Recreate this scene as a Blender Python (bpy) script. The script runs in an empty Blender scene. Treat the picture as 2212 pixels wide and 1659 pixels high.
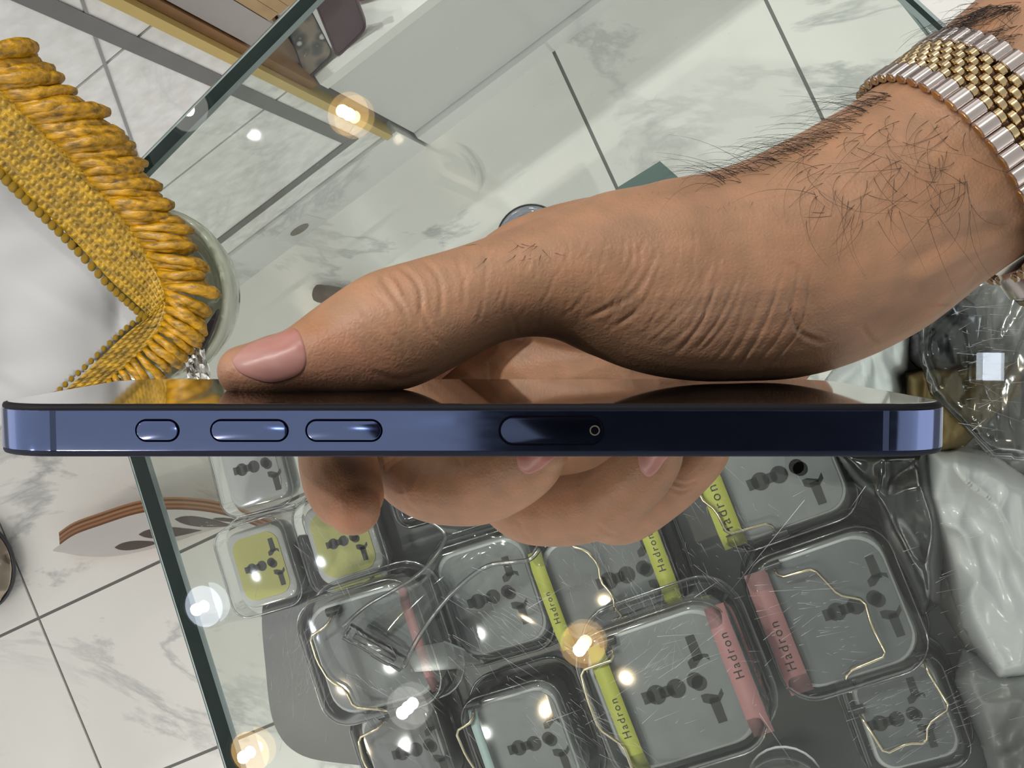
import bpy, bmesh, math, random
import numpy as np
from mathutils import Vector, Matrix, noise
from mathutils.bvhtree import BVHTree
random.seed(7); np.random.seed(7)
SC = bpy.context.scene
COL = SC.collection
# ------------------------------------------------------------------ camera
F, CX, CY, H = 2470.0, 1106.0, 829.5, 1.45          # focal length in pixels of 2212x1659, eye height above floor
NAD = (1720.0, 733.0)                                # where the plumb line below the camera meets the picture
_n = Vector(((NAD[0]-CX)/F, -(NAD[1]-CY)/F, -1)).normalized()
_z = -_n; _x = Vector((1, 0, 0)); _x = (_x - _z*_x.dot(_z)).normalized(); _y = _z.cross(_x)
ROT = Matrix((_x, _y, _z))
CAMP = Vector((0, 0, H))
cam = bpy.data.cameras.new('camera'); cam.sensor_width = 36; cam.sensor_fit = 'HORIZONTAL'
cam.lens = F/2212*36; cam.clip_start = 0.005; cam.clip_end = 50
camo = bpy.data.objects.new('camera', cam); COL.objects.link(camo)
camo.matrix_world = Matrix.Translation(CAMP) @ ROT.to_4x4()
SC.camera = camo
# ------------------------------------------------------------------ world, light, exposure
world = bpy.data.worlds.new('world'); SC.world = world; world.use_nodes = True
world.node_tree.nodes['Background'].inputs[0].default_value = (1.0, 0.985, 0.955, 1)
world.node_tree.nodes['Background'].inputs[1].default_value = 1.05
CEIL = 2.7
SC.view_settings.view_transform = 'Standard'; SC.view_settings.look = 'None'
SC.view_settings.exposure = 0.22; SC.view_settings.gamma = 1.0; SC.view_settings.use_curve_mapping = False
SC.cycles.transparent_max_bounces = 40; SC.cycles.max_bounces = 8; SC.cycles.caustics_reflective = False
# x, y, radius, colour, watts, rim colour : downlights of the shop ceiling
WARM, COOL, WHITE = (1.0, .62, .25), (.78, .86, 1.0), (1.0, .97, .92)
def _mir(px, py, z):      # ceiling spot whose mirror image in the level surface at z is seen at this place
    d = ROT @ Vector(((px-CX)/F, -(py-CY)/F, -1)); k = (H-z + CEIL-z)/-d.z
    return d.x*k, d.y*k
LAMPS = [(*_mir(1135, 262, 0), .045, WHITE, 12), (*_mir(1350, 128, 0), .045, WHITE, 12), (*_mir(408, 238, .95), .045, WHITE, 9),
         (*_mir(1258, 1395, .95), .045, WARM, 2.6), (*_mir(880, 1530, .95), .045, WHITE, 3), (*_mir(440, 1310, .95), .045, COOL, 2),
         (*_mir(540, 1625, .95), .045, WARM, 3), (*_mir(1900, -260, 0), .045, WHITE, 8), (*_mir(1500, -280, 0), .045, WHITE, 8), (*_mir(752, 246, .95), .045, WARM, 2)]
PANEL = (*_mir(2105, 792, .95), .056, .030, COOL, 2.0)
# ------------------------------------------------------------------ helpers
def ray(px, py):
    return ROT @ Vector(((px-CX)/F, -(py-CY)/F, -1))
def at(px, py, z):
    """the point at height z that is seen at this spot of the photograph"""
    d = ray(px, py); return CAMP + d*((z-H)/d.z)
def atd(px, py, D):
    """the point at optical depth D (metres)"""
    return CAMP + ray(px, py)*D
def hp(px, py, mm): return atd(px, py, mm/1000)
def proj(P):
    """world points (n,3) -> photograph coordinates, depth"""
    R = np.array(ROT); q = (np.asarray(P)-np.array(CAMP)) @ R
    d = -q[:, 2]
    return CX+F*q[:, 0]/d, CY-F*q[:, 1]/d, d
def tag(o, label=None, cat=None, group=None, kind=None):
    if label: o['label'] = label
    if cat: o['category'] = cat
    if group: o['group'] = group
    if kind: o['kind'] = kind
    return o
def thing(name, loc, label, cat, group=None, rz=0.0):
    o = bpy.data.objects.new(name, None); COL.objects.link(o); o.empty_display_size = .02
    o.location = loc; o.rotation_euler = (0, 0, rz)
    return tag(o, label, cat, group)
def link(name, me, mat=None, parent=None, smooth=True):
    o = bpy.data.objects.new(name, me); COL.objects.link(o)
    if mat is not None and not me.materials:
        me.materials.append(mat)
    if smooth:
        me.polygons.foreach_set('use_smooth', [True]*len(me.polygons))
    if parent: o.parent = parent
    return o
def mk(name, V, Fc, mat, parent=None, smooth=True, sharp=None):
    """mesh from world vertices; local to the parent's location"""
    off = Vector((0, 0, 0))
    p = parent
    while p is not None:
        off += p.location; p = p.parent
    me = bpy.data.meshes.new(name)
    me.from_pydata([tuple(Vector(v)-off) for v in V], [], Fc); me.update()
    o = link(name, me, mat, parent, smooth)
    if sharp:
        try: me.set_sharp_from_angle(angle=math.radians(sharp))
        except Exception: pass
    return o
def raw(name, V, Fc, mat, parent=None, smooth=False, sharp=None):
    me = bpy.data.meshes.new(name); me.from_pydata([tuple(v) for v in V], [], Fc); me.update()
    o = link(name, me, mat, parent, smooth)
    if sharp: me.set_sharp_from_angle(angle=math.radians(sharp))
    return o
def loft(rings, closed=True, cap0=True, cap1=True):
    n = len(rings[0]); V = [v for r in rings for v in r]; Fc = []
    for i in range(len(rings)-1):
        for j in range(n if closed else n-1):
            k = (j+1) % n
            Fc.append((i*n+j, i*n+k, (i+1)*n+k, (i+1)*n+j))
    if cap0: Fc.append(tuple(reversed(range(n))))
    if cap1: Fc.append(tuple((len(rings)-1)*n+j for j in range(n)))
    return V, Fc
def frames(P):
    out = []; up = None
    for i in range(len(P)):
        t = (P[min(i+1, len(P)-1)]-P[max(i-1, 0)]).normalized()
        if up is None:
            up = Vector((0, 0, 1)) if abs(t.z) < .9 else Vector((0, 1, 0))
        u = (up - t*up.dot(t)).normalized(); up = u
        out.append((t, u, t.cross(u)))
    return out
def tube(P, rad, n=8, cap=True):
    P = [Vector(p) for p in P]; rad = rad if hasattr(rad, '__len__') else [rad]*len(P)
    rings = []
    for p, (t, u, v), r in zip(P, frames(P), rad):
        rings.append([p+u*(r*math.cos(a))+v*(r*math.sin(a)) for a in [2*math.pi*k/n for k in range(n)]])
    return loft(rings, True, cap, cap)
def spline(P, n):
    """Catmull-Rom through rows of numbers"""
    P = np.array(P, float); out = []
    for i in range(len(P)-1):
        p0, p1, p2, p3 = P[max(i-1, 0)], P[i], P[i+1], P[min(i+2, len(P)-1)]
        for k in range(n):
            t = k/n
            out.append(.5*((2*p1)+(-p0+p2)*t+(2*p0-5*p1+4*p2-p3)*t*t+(-p0+3*p1-3*p2+p3)*t**3))
    out.append(P[-1]); return np.array(out)
def merge(parts):
    V, Fc = [], []
    for v, f in parts:
        b = len(V); V += list(v); Fc += [tuple(i+b for i in q) for q in f]
    return V, Fc
def prism(poly, lo, hi):
    """two matching loops of world points -> closed solid"""
    n = len(lo); V = list(lo)+list(hi)
    Fc = [tuple(reversed(range(n))), tuple(range(n, 2*n))]+[(i, (i+1) % n, n+(i+1) % n, n+i) for i in range(n)]
    return V, Fc
def slab(pts, z0, z1):
    return prism(None, [Vector((p[0], p[1], z0)) for p in pts], [Vector((p[0], p[1], z1)) for p in pts])
def boxm(x0, x1, y0, y1, z0, z1):
    return slab([(x0, y0), (x1, y0), (x1, y1), (x0, y1)], z0, z1)
def rrect(w, h, r, seg=6):
    out = []
    for cx, cy, a0 in ((w/2-r, h/2-r, 0), (-w/2+r, h/2-r, 90), (-w/2+r, -h/2+r, 180), (w/2-r, -h/2+r, 270)):
        for k in range(seg+1):
            a = math.radians(a0+90*k/seg); out.append((cx+r*math.cos(a), cy+r*math.sin(a)))
    return out
# ------------------------------------------------------------------ materials
def new_mat(name):
    m = bpy.data.materials.new(name); m.use_nodes = True
    nt = m.node_tree; return m, nt, nt.nodes['Principled BSDF']
def P(name, col, rough=.5, metal=0.0, spec=.5, coat=0.0, noise_amt=0.0, noise_scale=40, bump=0.0, bump_scale=200, sss=0.0):
    m, nt, b = new_mat(name)
    b.inputs['Base Color'].default_value = (*col, 1); b.inputs['Roughness'].default_value = rough
    b.inputs['Metallic'].default_value = metal; b.inputs['Specular IOR Level'].default_value = spec
    b.inputs['Coat Weight'].default_value = coat; b.inputs['Coat Roughness'].default_value = .05
    if sss:
        b.inputs['Subsurface Weight'].default_value = sss; b.inputs['Subsurface Radius'].default_value = (.004, .0015, .0008)
    tc = nt.nodes.new('ShaderNodeTexCoord')
    if noise_amt:
        n = nt.nodes.new('ShaderNodeTexNoise'); n.inputs['Scale'].default_value = noise_scale; n.inputs['Detail'].default_value = 6
        nt.links.new(tc.outputs['Object'], n.inputs['Vector'])
        mx = nt.nodes.new('ShaderNodeMix'); mx.data_type = 'RGBA'
        mx.inputs[6].default_value = (*[c*(1-noise_amt) for c in col], 1); mx.inputs[7].default_value = (*[min(1, c*(1+noise_amt)) for c in col], 1)
        nt.links.new(n.outputs['Fac'], mx.inputs[0]); nt.links.new(mx.outputs[2], b.inputs['Base Color'])
    if bump:
        n = nt.nodes.new('ShaderNodeTexNoise'); n.inputs['Scale'].default_value = bump_scale; n.inputs['Detail'].default_value = 4
        nt.links.new(tc.outputs['Object'], n.inputs['Vector'])
        bp = nt.nodes.new('ShaderNodeBump'); bp.inputs['Strength'].default_value = bump; bp.inputs['Distance'].default_value = .001
        nt.links.new(n.outputs['Fac'], bp.inputs['Height']); nt.links.new(bp.outputs['Normal'], b.inputs['Normal'])
    return m
def marble(name, base, vein, scale=3.0, amount=.5, rough=.12, mottled=0.0):
    m, nt, b = new_mat(name); N = nt.nodes; L = nt.links
    g = N.new('ShaderNodeNewGeometry')
    n1 = N.new('ShaderNodeTexNoise'); n1.inputs['Scale'].default_value = scale; n1.inputs['Detail'].default_value = 8; n1.inputs['Distortion'].default_value = .7; n1.inputs['Roughness'].default_value = .62
    mp = N.new('ShaderNodeMapping'); mp.inputs['Rotation'].default_value = (0, 0, .55); mp.inputs['Scale'].default_value = (.55, 1.5, 1)
    L.new(g.outputs['Position'], mp.inputs['Vector']); L.new(mp.outputs['Vector'], n1.inputs['Vector'])
    s = N.new('ShaderNodeMath'); s.operation = 'SUBTRACT'; s.inputs[1].default_value = .5; L.new(n1.outputs['Fac'], s.inputs[0])
    a = N.new('ShaderNodeMath'); a.operation = 'ABSOLUTE'; L.new(s.outputs[0], a.inputs[0])
    r = N.new('ShaderNodeMapRange'); r.inputs[1].default_value = 0; r.inputs[2].default_value = .030; r.inputs[3].default_value = 1; r.inputs[4].default_value = 0
    L.new(a.outputs[0], r.inputs[0])
    n2 = N.new('ShaderNodeTexNoise'); n2.inputs['Scale'].default_value = scale*.7; n2.inputs['Detail'].default_value = 3
    L.new(g.outputs['Position'], n2.inputs['Vector'])
    r2 = N.new('ShaderNodeMapRange'); r2.inputs[1].default_value = .38; r2.inputs[2].default_value = .56; L.new(n2.outputs['Fac'], r2.inputs[0])
    mu = N.new('ShaderNodeMath'); mu.operation = 'MULTIPLY'; L.new(r.outputs[0], mu.inputs[0]); L.new(r2.outputs[0], mu.inputs[1])
    mu2 = N.new('ShaderNodeMath'); mu2.operation = 'MULTIPLY'; mu2.inputs[1].default_value = amount; L.new(mu.outputs[0], mu2.inputs[0])
    n3 = N.new('ShaderNodeTexNoise'); n3.inputs['Scale'].default_value = 60 if mottled else 5; n3.inputs['Detail'].default_value = 8
    L.new(g.outputs['Position'], n3.inputs['Vector'])
    c0 = N.new('ShaderNodeMix'); c0.data_type = 'RGBA'
    k = .30 if mottled else .10
    c0.inputs[6].default_value = (*[c*(1-k) for c in base], 1); c0.inputs[7].default_value = (*[min(1, c*(1+k)) for c in base], 1)
    L.new(n3.outputs['Fac'], c0.inputs[0])
    c1 = N.new('ShaderNodeMix'); c1.data_type = 'RGBA'; L.new(mu2.outputs[0], c1.inputs[0])
    L.new(c0.outputs[2], c1.inputs[6]); c1.inputs[7].default_value = (*vein, 1)
    L.new(c1.outputs[2], b.inputs['Base Color']); b.inputs['Roughness'].default_value = rough
    return m
def clear(name, tint=(.95, .965, .965), edge=(.35, .38, .40), ior=1.45, rough=.03, gain=1.0, ramp=(.35, .95), bump=0.0, bscale=60):
    """thin clear sheet: passes light straight on, mirrors by Fresnel, darker where seen edge-on"""
    m, nt, b = new_mat(name); N = nt.nodes; L = nt.links
    out = N['Material Output']; N.remove(b)
    tr = N.new('ShaderNodeBsdfTransparent'); gl = N.new('ShaderNodeBsdfGlossy'); gl.inputs['Roughness'].default_value = rough
    lw = N.new('ShaderNodeLayerWeight'); lw.inputs['Blend'].default_value = .5
    cr = N.new('ShaderNodeValToRGB'); cr.color_ramp.elements[0].position = ramp[0]; cr.color_ramp.elements[1].position = ramp[1]
    cr.color_ramp.elements[0].color = (*tint, 1); cr.color_ramp.elements[1].color = (*edge, 1)
    L.new(lw.outputs['Facing'], cr.inputs[0]); L.new(cr.outputs[0], tr.inputs['Color'])
    fr = N.new('ShaderNodeFresnel'); fr.inputs['IOR'].default_value = ior
    mu = N.new('ShaderNodeMath'); mu.operation = 'MULTIPLY'; mu.inputs[1].default_value = gain; mu.use_clamp = True
    L.new(fr.outputs[0], mu.inputs[0])
    mx = N.new('ShaderNodeMixShader'); L.new(mu.outputs[0], mx.inputs[0]); L.new(tr.outputs[0], mx.inputs[1]); L.new(gl.outputs[0], mx.inputs[2])
    if bump:
        tc = N.new('ShaderNodeTexCoord'); n = N.new('ShaderNodeTexNoise'); n.inputs['Scale'].default_value = bscale
        L.new(tc.outputs['Object'], n.inputs['Vector'])
        bp = N.new('ShaderNodeBump'); bp.inputs['Strength'].default_value = bump; bp.inputs['Distance'].default_value = .002
        L.new(n.outputs['Fac'], bp.inputs['Height'])
        for s in (gl, lw, fr): L.new(bp.outputs['Normal'], s.inputs['Normal'])
    L.new(mx.outputs[0], out.inputs['Surface'])
    return m
def emit(name, col, s):
    m, nt, b = new_mat(name); e = nt.nodes.new('ShaderNodeEmission'); e.inputs[0].default_value = (*col, 1); e.inputs[1].default_value = s
    nt.links.new(e.outputs[0], nt.nodes['Material Output'].inputs['Surface']); return m
M = {}
M['tile'] = marble('floor_marble', (.86, .85, .82), (.40, .41, .42), 3.2, .75, .0)
M['grout'] = P('grout', (.22, .22, .21), .8)
M['mottle'] = marble('mottled_marble', (.84, .83, .80), (.45, .45, .46), 5, .3, .2, mottled=1)
M['skirt'] = marble('skirting_marble', (.72, .72, .72), (.35, .36, .37), 2.6, .5, .2)
M['grey'] = P('grey_inlay', (.15, .15, .15), .35, noise_amt=.15)
M['gold'] = P('gold_trim', (.58, .43, .15), .35, .35, noise_amt=.1)
M['brown'] = P('brown_wood', (.22, .10, .025), .4, noise_amt=.3, noise_scale=25)
M['mauve'] = P('mauve_panel', (.36, .33, .32), .5, noise_amt=.06)
M['slat'] = P('oak_slat', (.42, .28, .13), .5, noise_amt=.3, noise_scale=30)
M['cabinet'] = P('white_laminate', (.60, .60, .60), .25, noise_amt=.05, noise_scale=6)
M['cabwhite'] = P('white_shelf', (.74, .74, .72), .3)
M['glass'] = clear('counter_glass', (.95, .968, .95), (.82, .90, .86), 1.5, .0, .85, ramp=(.5, 1.0))
M['glassedge'] = P('glass_edge_green', (.006, .030, .025), .6, spec=.06)
M['glassbevel'] = P('glass_bevel', (.28, .35, .35), .08, spec=1.0)  # pale base colour paints in the bevel's highlight line
M['scratch'] = P('scratch_marks', (.62, .64, .66), .5)
M['skin'] = None
M['plastic'] = clear('clear_plastic', (.965, .97, .975), (.66, .68, .70), 1.47, .05, 2.2, ramp=(.6, 1.0))
M['plrim'] = clear('clear_plastic_rim', (.86, .87, .88), (.38, .40, .43), 1.5, .12, 3.5, ramp=(.15, .8))
M['film'] = clear('bag_film', (.88, .89, .90), (.6, .61, .62), 1.5, .10, 1.5, ramp=(.35, 1.0), bump=.22, bscale=35)
M['steel'] = P('dark_brushed_steel', (.085, .09, .095), .32, .4, noise_amt=.25, noise_scale=20)
# ------------------------------------------------------------------ ceiling with downlights
ceil = raw('ceiling', *boxm(-5, 5, -5, 5, CEIL+.01, CEIL+.06), P('ceiling_paint', (.75, .76, .76), .7)); tag(ceil, kind='structure')
lam_rim = P('lamp_rim', (.8, .8, .8), .3, .6)
def disc(c, r, z, n=24): return [Vector((c[0]+r*math.cos(2*math.pi*k/n), c[1]+r*math.sin(2*math.pi*k/n), z)) for k in range(n)]
WHERE = ['over the marble wall', 'over the white cabinet', 'farthest left along the wall', 'with a warm glow over the counter',
         'white, over the plug boxes', 'cool bluish, left of the counter', 'warm, over the lower counter corner', 'right of the cabinet row', 'farthest up behind the wall row', 'warm, over the gold trim']
for i, (x, y, r, c, w) in enumerate(LAMPS):
    t = thing('ceiling_lamp', (x, y, CEIL), 'round recessed ceiling downlight '+WHERE[i], 'lamp', 'ceiling downlights')
    rings = [disc((x, y), rr, zz) for rr, zz in ((r*1.25, CEIL+.009), (r*1.25, CEIL-.004), (r*1.12, CEIL-.006), (r*1.02, CEIL-.001))]
    mk('rim', *loft(rings, True, False, False), lam_rim, t)
    mk('diffuser', disc((x, y), r*1.03, CEIL+.002), [tuple(range(24))], emit('diffuser_glow', c, {WARM: 7.0, WHITE: 3.5, COOL: 9.0}[c]), t, False)
    mk('bulb', *loft([disc((x, y), r*.30, CEIL+.001), disc((x, y), r*.27, CEIL-.004)], True, False, True), emit('bulb_glow', tuple(.4+.6*k for k in c), 40.0), t, False)
    ld = bpy.data.lights.new('downlight', 'SPOT'); ld.energy = w*2.6; ld.color = tuple(.55+.45*k for k in c); ld.shadow_soft_size = .013
    ld.spot_size = math.radians(150); ld.spot_blend = .6
    lo = bpy.data.objects.new('light_source', ld); COL.objects.link(lo); lo.parent = t; lo.location = (0, 0, -.03)
x, y, a, b_, c, w = PANEL
t = thing('ceiling_panel', (x, y, CEIL), 'small rectangular cool white ceiling panel light', 'lamp')
mk('panel_frame', *boxm(x-a, x+a, y-b_, y+b_, CEIL-.004, CEIL+.009), lam_rim, t, False)
mk('diffuser', [Vector((x+i*a*.9, y+j*b_*.85, CEIL-.0045)) for i, j in ((-1, -1), (-1, 1), (1, 1), (1, -1))], [(0, 1, 2, 3)], emit('panel_glow', c, 14), t, False)
# ------------------------------------------------------------------ floor of marble tiles
E1 = Vector((math.cos(math.radians(25)), math.sin(math.radians(25)), 0)); E2 = Vector((math.sin(math.radians(25)), -math.cos(math.radians(25)), 0))
fl = raw('floor', *boxm(-3, 3, -3, 3, -.05, -.003), M['grout']); tag(fl, kind='structure')
us = [-1.92, -1.407, -1.15, -.121, .139, .397, .655, .91]
vs = [-1.05, -.084, .189, .462, .735, 1.0]
J = .0022
for i in range(len(us)-1):
    for j in range(len(vs)-1):
        q = [E1*a+E2*b for a, b in ((us[i]+J, vs[j]+J), (us[i]+J, vs[j+1]-J), (us[i+1]-J, vs[j+1]-J), (us[i+1]-J, vs[j]+J))]
        V, Fc = slab(q, -.004, 0.0)
        mk('tile', V, Fc, M['tile'], fl, False)
# ------------------------------------------------------------------ marble-clad wall and white cabinet behind the counter
FA = at(525, 605, 0); FB = at(1334, 0, 0); FW = (FB-FA).normalized(); FN = FW.cross(Vector((0, 0, 1)))   # FN faces the counter
def fac(s, z, o=0.0): return FA+FW*s+Vector((0, 0, z))+FN*o
def fbox(s0, s1, z0, z1, o0, o1):
    return prism(None, [fac(s0, z0, o0), fac(s1, z0, o0), fac(s1, z1, o0), fac(s0, z1, o0)], [fac(s0, z0, o1), fac(s1, z0, o1), fac(s1, z1, o1), fac(s0, z1, o1)])
wall = mk('wall_back', *fbox(-2.0, .318, 0, 1.2, -.12, -.012), M['grout']); tag(wall, kind='structure')
for s0, s1 in ((-.75, -.2), (-.2, .302)):
    for z0, z1 in ((.12, .385), (.389, .632), (.636, .90)):
        mk('tile', *fbox(s0+.0012, s1-.0012, z0, z1, -.012, 0), M['mottle'], wall, False)
for s0, s1 in ((-.75, -.22), (-.22, .318)):
    mk('skirting_stone', *fbox(s0+.001, s1-.001, 0, .116, -.012, .004), M['skirt'], wall, False)
mk('inlay_strip', *fbox(.269, .284, .184, 1.0, -.005, .0015), M['grey'], wall, False)
mk('inlay_strip', *fbox(-.75, .2838, .166, .1835, -.005, .0015), M['grey'], wall, False)
tr = mk('trim_1', *fbox(.3025, .3115, .12, 1.2, -.012, .008), M['gold'], None, False); tag(tr, kind='structure')
tr = mk('trim_2', *fbox(.312, .3205, .352, 1.2, -.11, -.001), M['brown'], None, False); tag(tr, kind='structure')
cabt = thing('display_cabinet', fac(.6, 0, -.1), 'white low display cabinet with wood back beside the marble wall', 'cabinet')
mk('front_panel', *fbox(.3225, 1.3, .05, .330, -.30, -.004), M['cabinet'], cabt, False)
mk('base_board', *fbox(.3225, 1.3, 0, .048, -.30, .004), M['skirt'], cabt, False)
mk('lip', *fbox(.3225, 1.3, .331, .352, -.012, .0), M['cabwhite'], cabt, False)
mk('shelf', *fbox(.3225, 1.3, .331, .346, -.30, -.0125), M['cabwhite'], cabt, False)
mk('side_panel', *fbox(.3225, .3515, .50, 1.2, -.02, -.003), M['mauve'], cabt, False)
mk('back_panel', *fbox(.3225, 1.3, .347, 1.2, -.31, -.301), M['mauve'], cabt, False)
for k in range(14):
    mk('slat', *fbox(.3525+k*.011, .3628+k*.011, .515, 1.2, -.02, -.003+.0008*(k % 3)), M['slat'], cabt, False)
# a thin slanting grey line and a vent socket let into the stone
mk('floor_socket', *fbox(.095, .15, .012, .075, .004, .0052), P('socket_plate', (.66, .66, .65), .3), wall, False)
mk('socket_hole', *prism(None, [fac(.122+.014*math.cos(a), .043+.014*math.sin(a), .0053) for a in [k*.5236 for k in range(12)]],
                         [fac(.122+.014*math.cos(a), .043+.014*math.sin(a), .0058) for a in [k*.5236 for k in range(12)]]), P('socket_dark', (.2, .18, .15), .5), wall, False)
mk('thin_line', *prism(None, [fac(.30, .735, .0002), fac(.303, .735, .0002), fac(.135, .42, .0002), fac(.132, .42, .0002)],
                   [fac(.30, .735, .001), fac(.303, .735, .001), fac(.135, .42, .001), fac(.132, .42, .001)]), P('thin_line_grey', (.3, .3, .3), .6), wall, False)
# phone covers standing on the cabinet shelf, leaning back against each other
def phone_cover(name, label, pts, thick, mat, rim, depth):
    n = len(pts); c = sum(pts, Vector())/n
    t = thing(name, Vector((c.x, c.y, min(p.z for p in pts))), label, 'phone case', 'phone cases on the cabinet shelf')
    nrm = (pts[1]-pts[0]).cross(pts[2]-pts[0]).normalized()
    if nrm.dot(CAMP-c) < 0: nrm = -nrm
    fr = []
    for i in range(n):      # round the corners
        a, b, d = pts[i-1], pts[i], pts[(i+1) % n]
        r = min((a-b).length, (d-b).length)*.22
        p0 = b+(a-b).normalized()*r; p2 = b+(d-b).normalized()*r
        for k in range(6):
            tt = k/5; fr.append(p0*(1-tt)**2+b*2*tt*(1-tt)+p2*tt*tt)
    mk('rim', *loft([[p-nrm*thick for p in fr], [p for p in fr], [c+(p-c)*.93 for p in fr], [c+(p-c)*.93-nrm*thick*.4 for p in fr]], True, True, False), rim, t, True, 30)
    mk('cover_face', *loft([[c+(p-c)*.93-nrm*thick*.5 for p in fr], [c+(p-c)*.93-nrm*thick*.15 for p in fr]], True, True, True), mat, t, False)
    return t
def fpt(px, py, z): return at(px, py, z)
leo, nt, b = new_mat('leopard_print')
vo = nt.nodes.new('ShaderNodeTexVoronoi'); vo.inputs['Scale'].default_value = 75; gm = nt.nodes.new('ShaderNodeNewGeometry')
nt.links.new(gm.outputs['Position'], vo.inputs['Vector'])
cr = nt.nodes.new('ShaderNodeValToRGB'); e = cr.color_ramp.elements; e[0].color = (.55, .55, .52, 1); e[0].position = .18; e[1].color = (.25, .20, .16, 1); e[1].position = .75
e2 = e.new(.30); e2.color = (.06, .06, .06, 1); e3 = e.new(.48); e3.color = (.10, .095, .09, 1)
nt.links.new(vo.outputs['Distance'], cr.inputs[0]); nt.links.new(cr.outputs[0], b.inputs['Base Color']); b.inputs['Roughness'].default_value = .4
phone_cover('phone_case', 'dark spotted animal print phone case on the cabinet shelf', [fpt(622, 62, .41), fpt(672, 20, .41), fpt(722, 118, .356), fpt(662, 176, .356)], .006, leo, P('case_black', (.03, .03, .04), .4), 0)
phone_cover('phone_case', 'maroon phone case behind the spotted case on the shelf', [fpt(672, -10, .425), fpt(760, -32, .425), fpt(794, 62, .352), fpt(728, 128, .352)], .006, P('maroon', (.085, .045, .06), .6, noise_amt=.2), P('maroon_rim', (.07, .035, .05), .5), 0)
phone_cover('phone_case', 'pink phone case mostly cut off at the top edge', [fpt(756, -70, .40), fpt(800, -75, .40), fpt(800, -3, .352), fpt(768, 6, .352)], .006, P('pink', (.30, .12, .12), .5), P('pink_rim', (.26, .10, .10), .5), 0)
# ------------------------------------------------------------------ glass counter: top pane and the shelf below it
ZG, TG, ZS, TS = .95, .017, .785, .008
def lx(p, d, q, e):
    k = d.x*e.y-d.y*e.x; s = ((q.x-p.x)*e.y-(q.y-p.y)*e.x)/k; return p+d*s
def corners(z, sh=0.0):
    zz = ZS if sh else ZG
    a, b = at(637, 0, zz), at(264, 380, zz); c, d = at(278, 1000, zz), at(482, 1659, zz); e, g = (at(1955, 0, zz), at(2021, 83, zz)) if sh else (at(1988, 0, zz), at(2060, 66, zz))
    pts = [lx(a, b-a, c, d-c), lx(a, b-a, e, g-e), e+(g-e).normalized()*.75, None]
    pts[3] = d+(d-c).normalized()*.30; m = sum(pts, Vector())/4
    return [Vector((p.x, p.y, z))+(Vector((m.x, m.y, z))-Vector((p.x, p.y, z)))*sh for p in pts]
def inset(pts, d):
    n = len(pts); out = []
    for i in range(n):
        a, b, c = pts[i-1], pts[i], pts[(i+1) % n]
        e = (b-a).normalized(); g = (c-b).normalized(); ne = Vector((e.y, -e.x, 0)); ng = Vector((g.y, -g.x, 0))
        cen = sum(pts, Vector())/n
        if ne.dot(cen-b) < 0: ne = -ne
        if ng.dot(cen-b) < 0: ng = -ng
        out.append(lx(b+ne*d, e, b+ng*d, g))
    return out
def pane(name, z1, th, bev, mats, parent, sh=0.0):
    q = corners(z1, sh); i2 = inset(q, bev)
    dz = lambda P_, z: [Vector((p.x, p.y, z)) for p in P_]
    rings = [dz(i2, z1-th), dz(q, z1-th+bev), dz(q, z1-bev), dz(i2, z1)]
    V, Fc = loft(rings, True, True, True)
    o = mk(name, V, Fc, mats[0], parent, False)
    for m in mats[1:]: o.data.materials.append(m)
    for k, p in enumerate(o.data.polygons):
        p.material_index = 0 if len(p.vertices) == 4 and abs(p.normal.z) > .95 else (1 if abs(p.normal.z) < .2 else 2)
    return o
ctr = thing('glass_counter', corners(0)[1], 'glass counter with green edged top pane and lower shelf', 'counter')
ctr.location = Vector((.1, -.05, 0))
top = pane('top_pane', ZG, TG, .0018, (M['glass'], M['glassedge'], M['glassbevel']), ctr)
shelf = pane('shelf_pane', ZS, TS, .001, (clear('shelf_glass', (.95, .965, .955), (.8, .9, .86), 1.5, 0, .01, ramp=(.5, 1)), P('shelf_edge', (.10, .17, .16), .2), M['glassbevel']), ctr, 1e-6)
chrome = P('chrome', (.6, .6, .6), .2, 1.0)
q = inset(corners(0, .07), .02)
for k, p in enumerate(q):
    if k in (2, 3):
        mk('leg', *tube([p+Vector((0, 0, .0)), p+Vector((0, 0, ZG-TG))], .011, 12), chrome, ctr, True, 40)
# scratches worn into the top pane
parts = []
def scr(p, q, w):
    d = (q-p); n = Vector((-d.y, d.x, 0)).normalized()*w/2; z = Vector((0, 0, .00012))
    parts.append(([p-n+z, q+z, p+n+z, p+z*3], [(0, 1, 3), (3, 1, 2), (0, 3, 2)]))
rs = random.Random(3)
clusters = [(1360, 1230, 160, 110, -62, 70, 46), (1400, 1430, 150, 110, 40, 60, 40), (1990, 1540, 130, 90, 20, 90, 26), (1750, 1330, 120, 130, 10, 60, 22),
            (640, 1450, 60, 110, 70, 70, 40), (1080, 1330, 110, 90, -30, 60, 40), (2080, 1300, 90, 250, 15, 40, 30), (900, 1480, 140, 90, -50, 50, 36), (1550, 1120, 120, 100, -50, 50, 30),
            (700, 1180, 120, 80, -60, 30, 26), (1250, 1560, 120, 70, -45, 60, 40), (760, 250, 200, 150, 40, 16, 14), (1150, 150, 300, 140, 45, 16, 12), (2110, 800, 50, 130, 4, 60, 34)]
for cx_, cy_, sx, sy, ang, n, ln in clusters:
    for k in range(int(n*1.6)):
        x0 = rs.gauss(cx_, sx*.6); y0 = rs.gauss(cy_, sy*.6); a = math.radians(rs.gauss(ang, 14)); l = rs.expovariate(1/ln)*.8+4
        l = min(l, 120)
        scr(at(x0, y0, ZG), at(x0+l*math.cos(a), y0-l*math.sin(a), ZG), rs.uniform(.00004, .00014))
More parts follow.
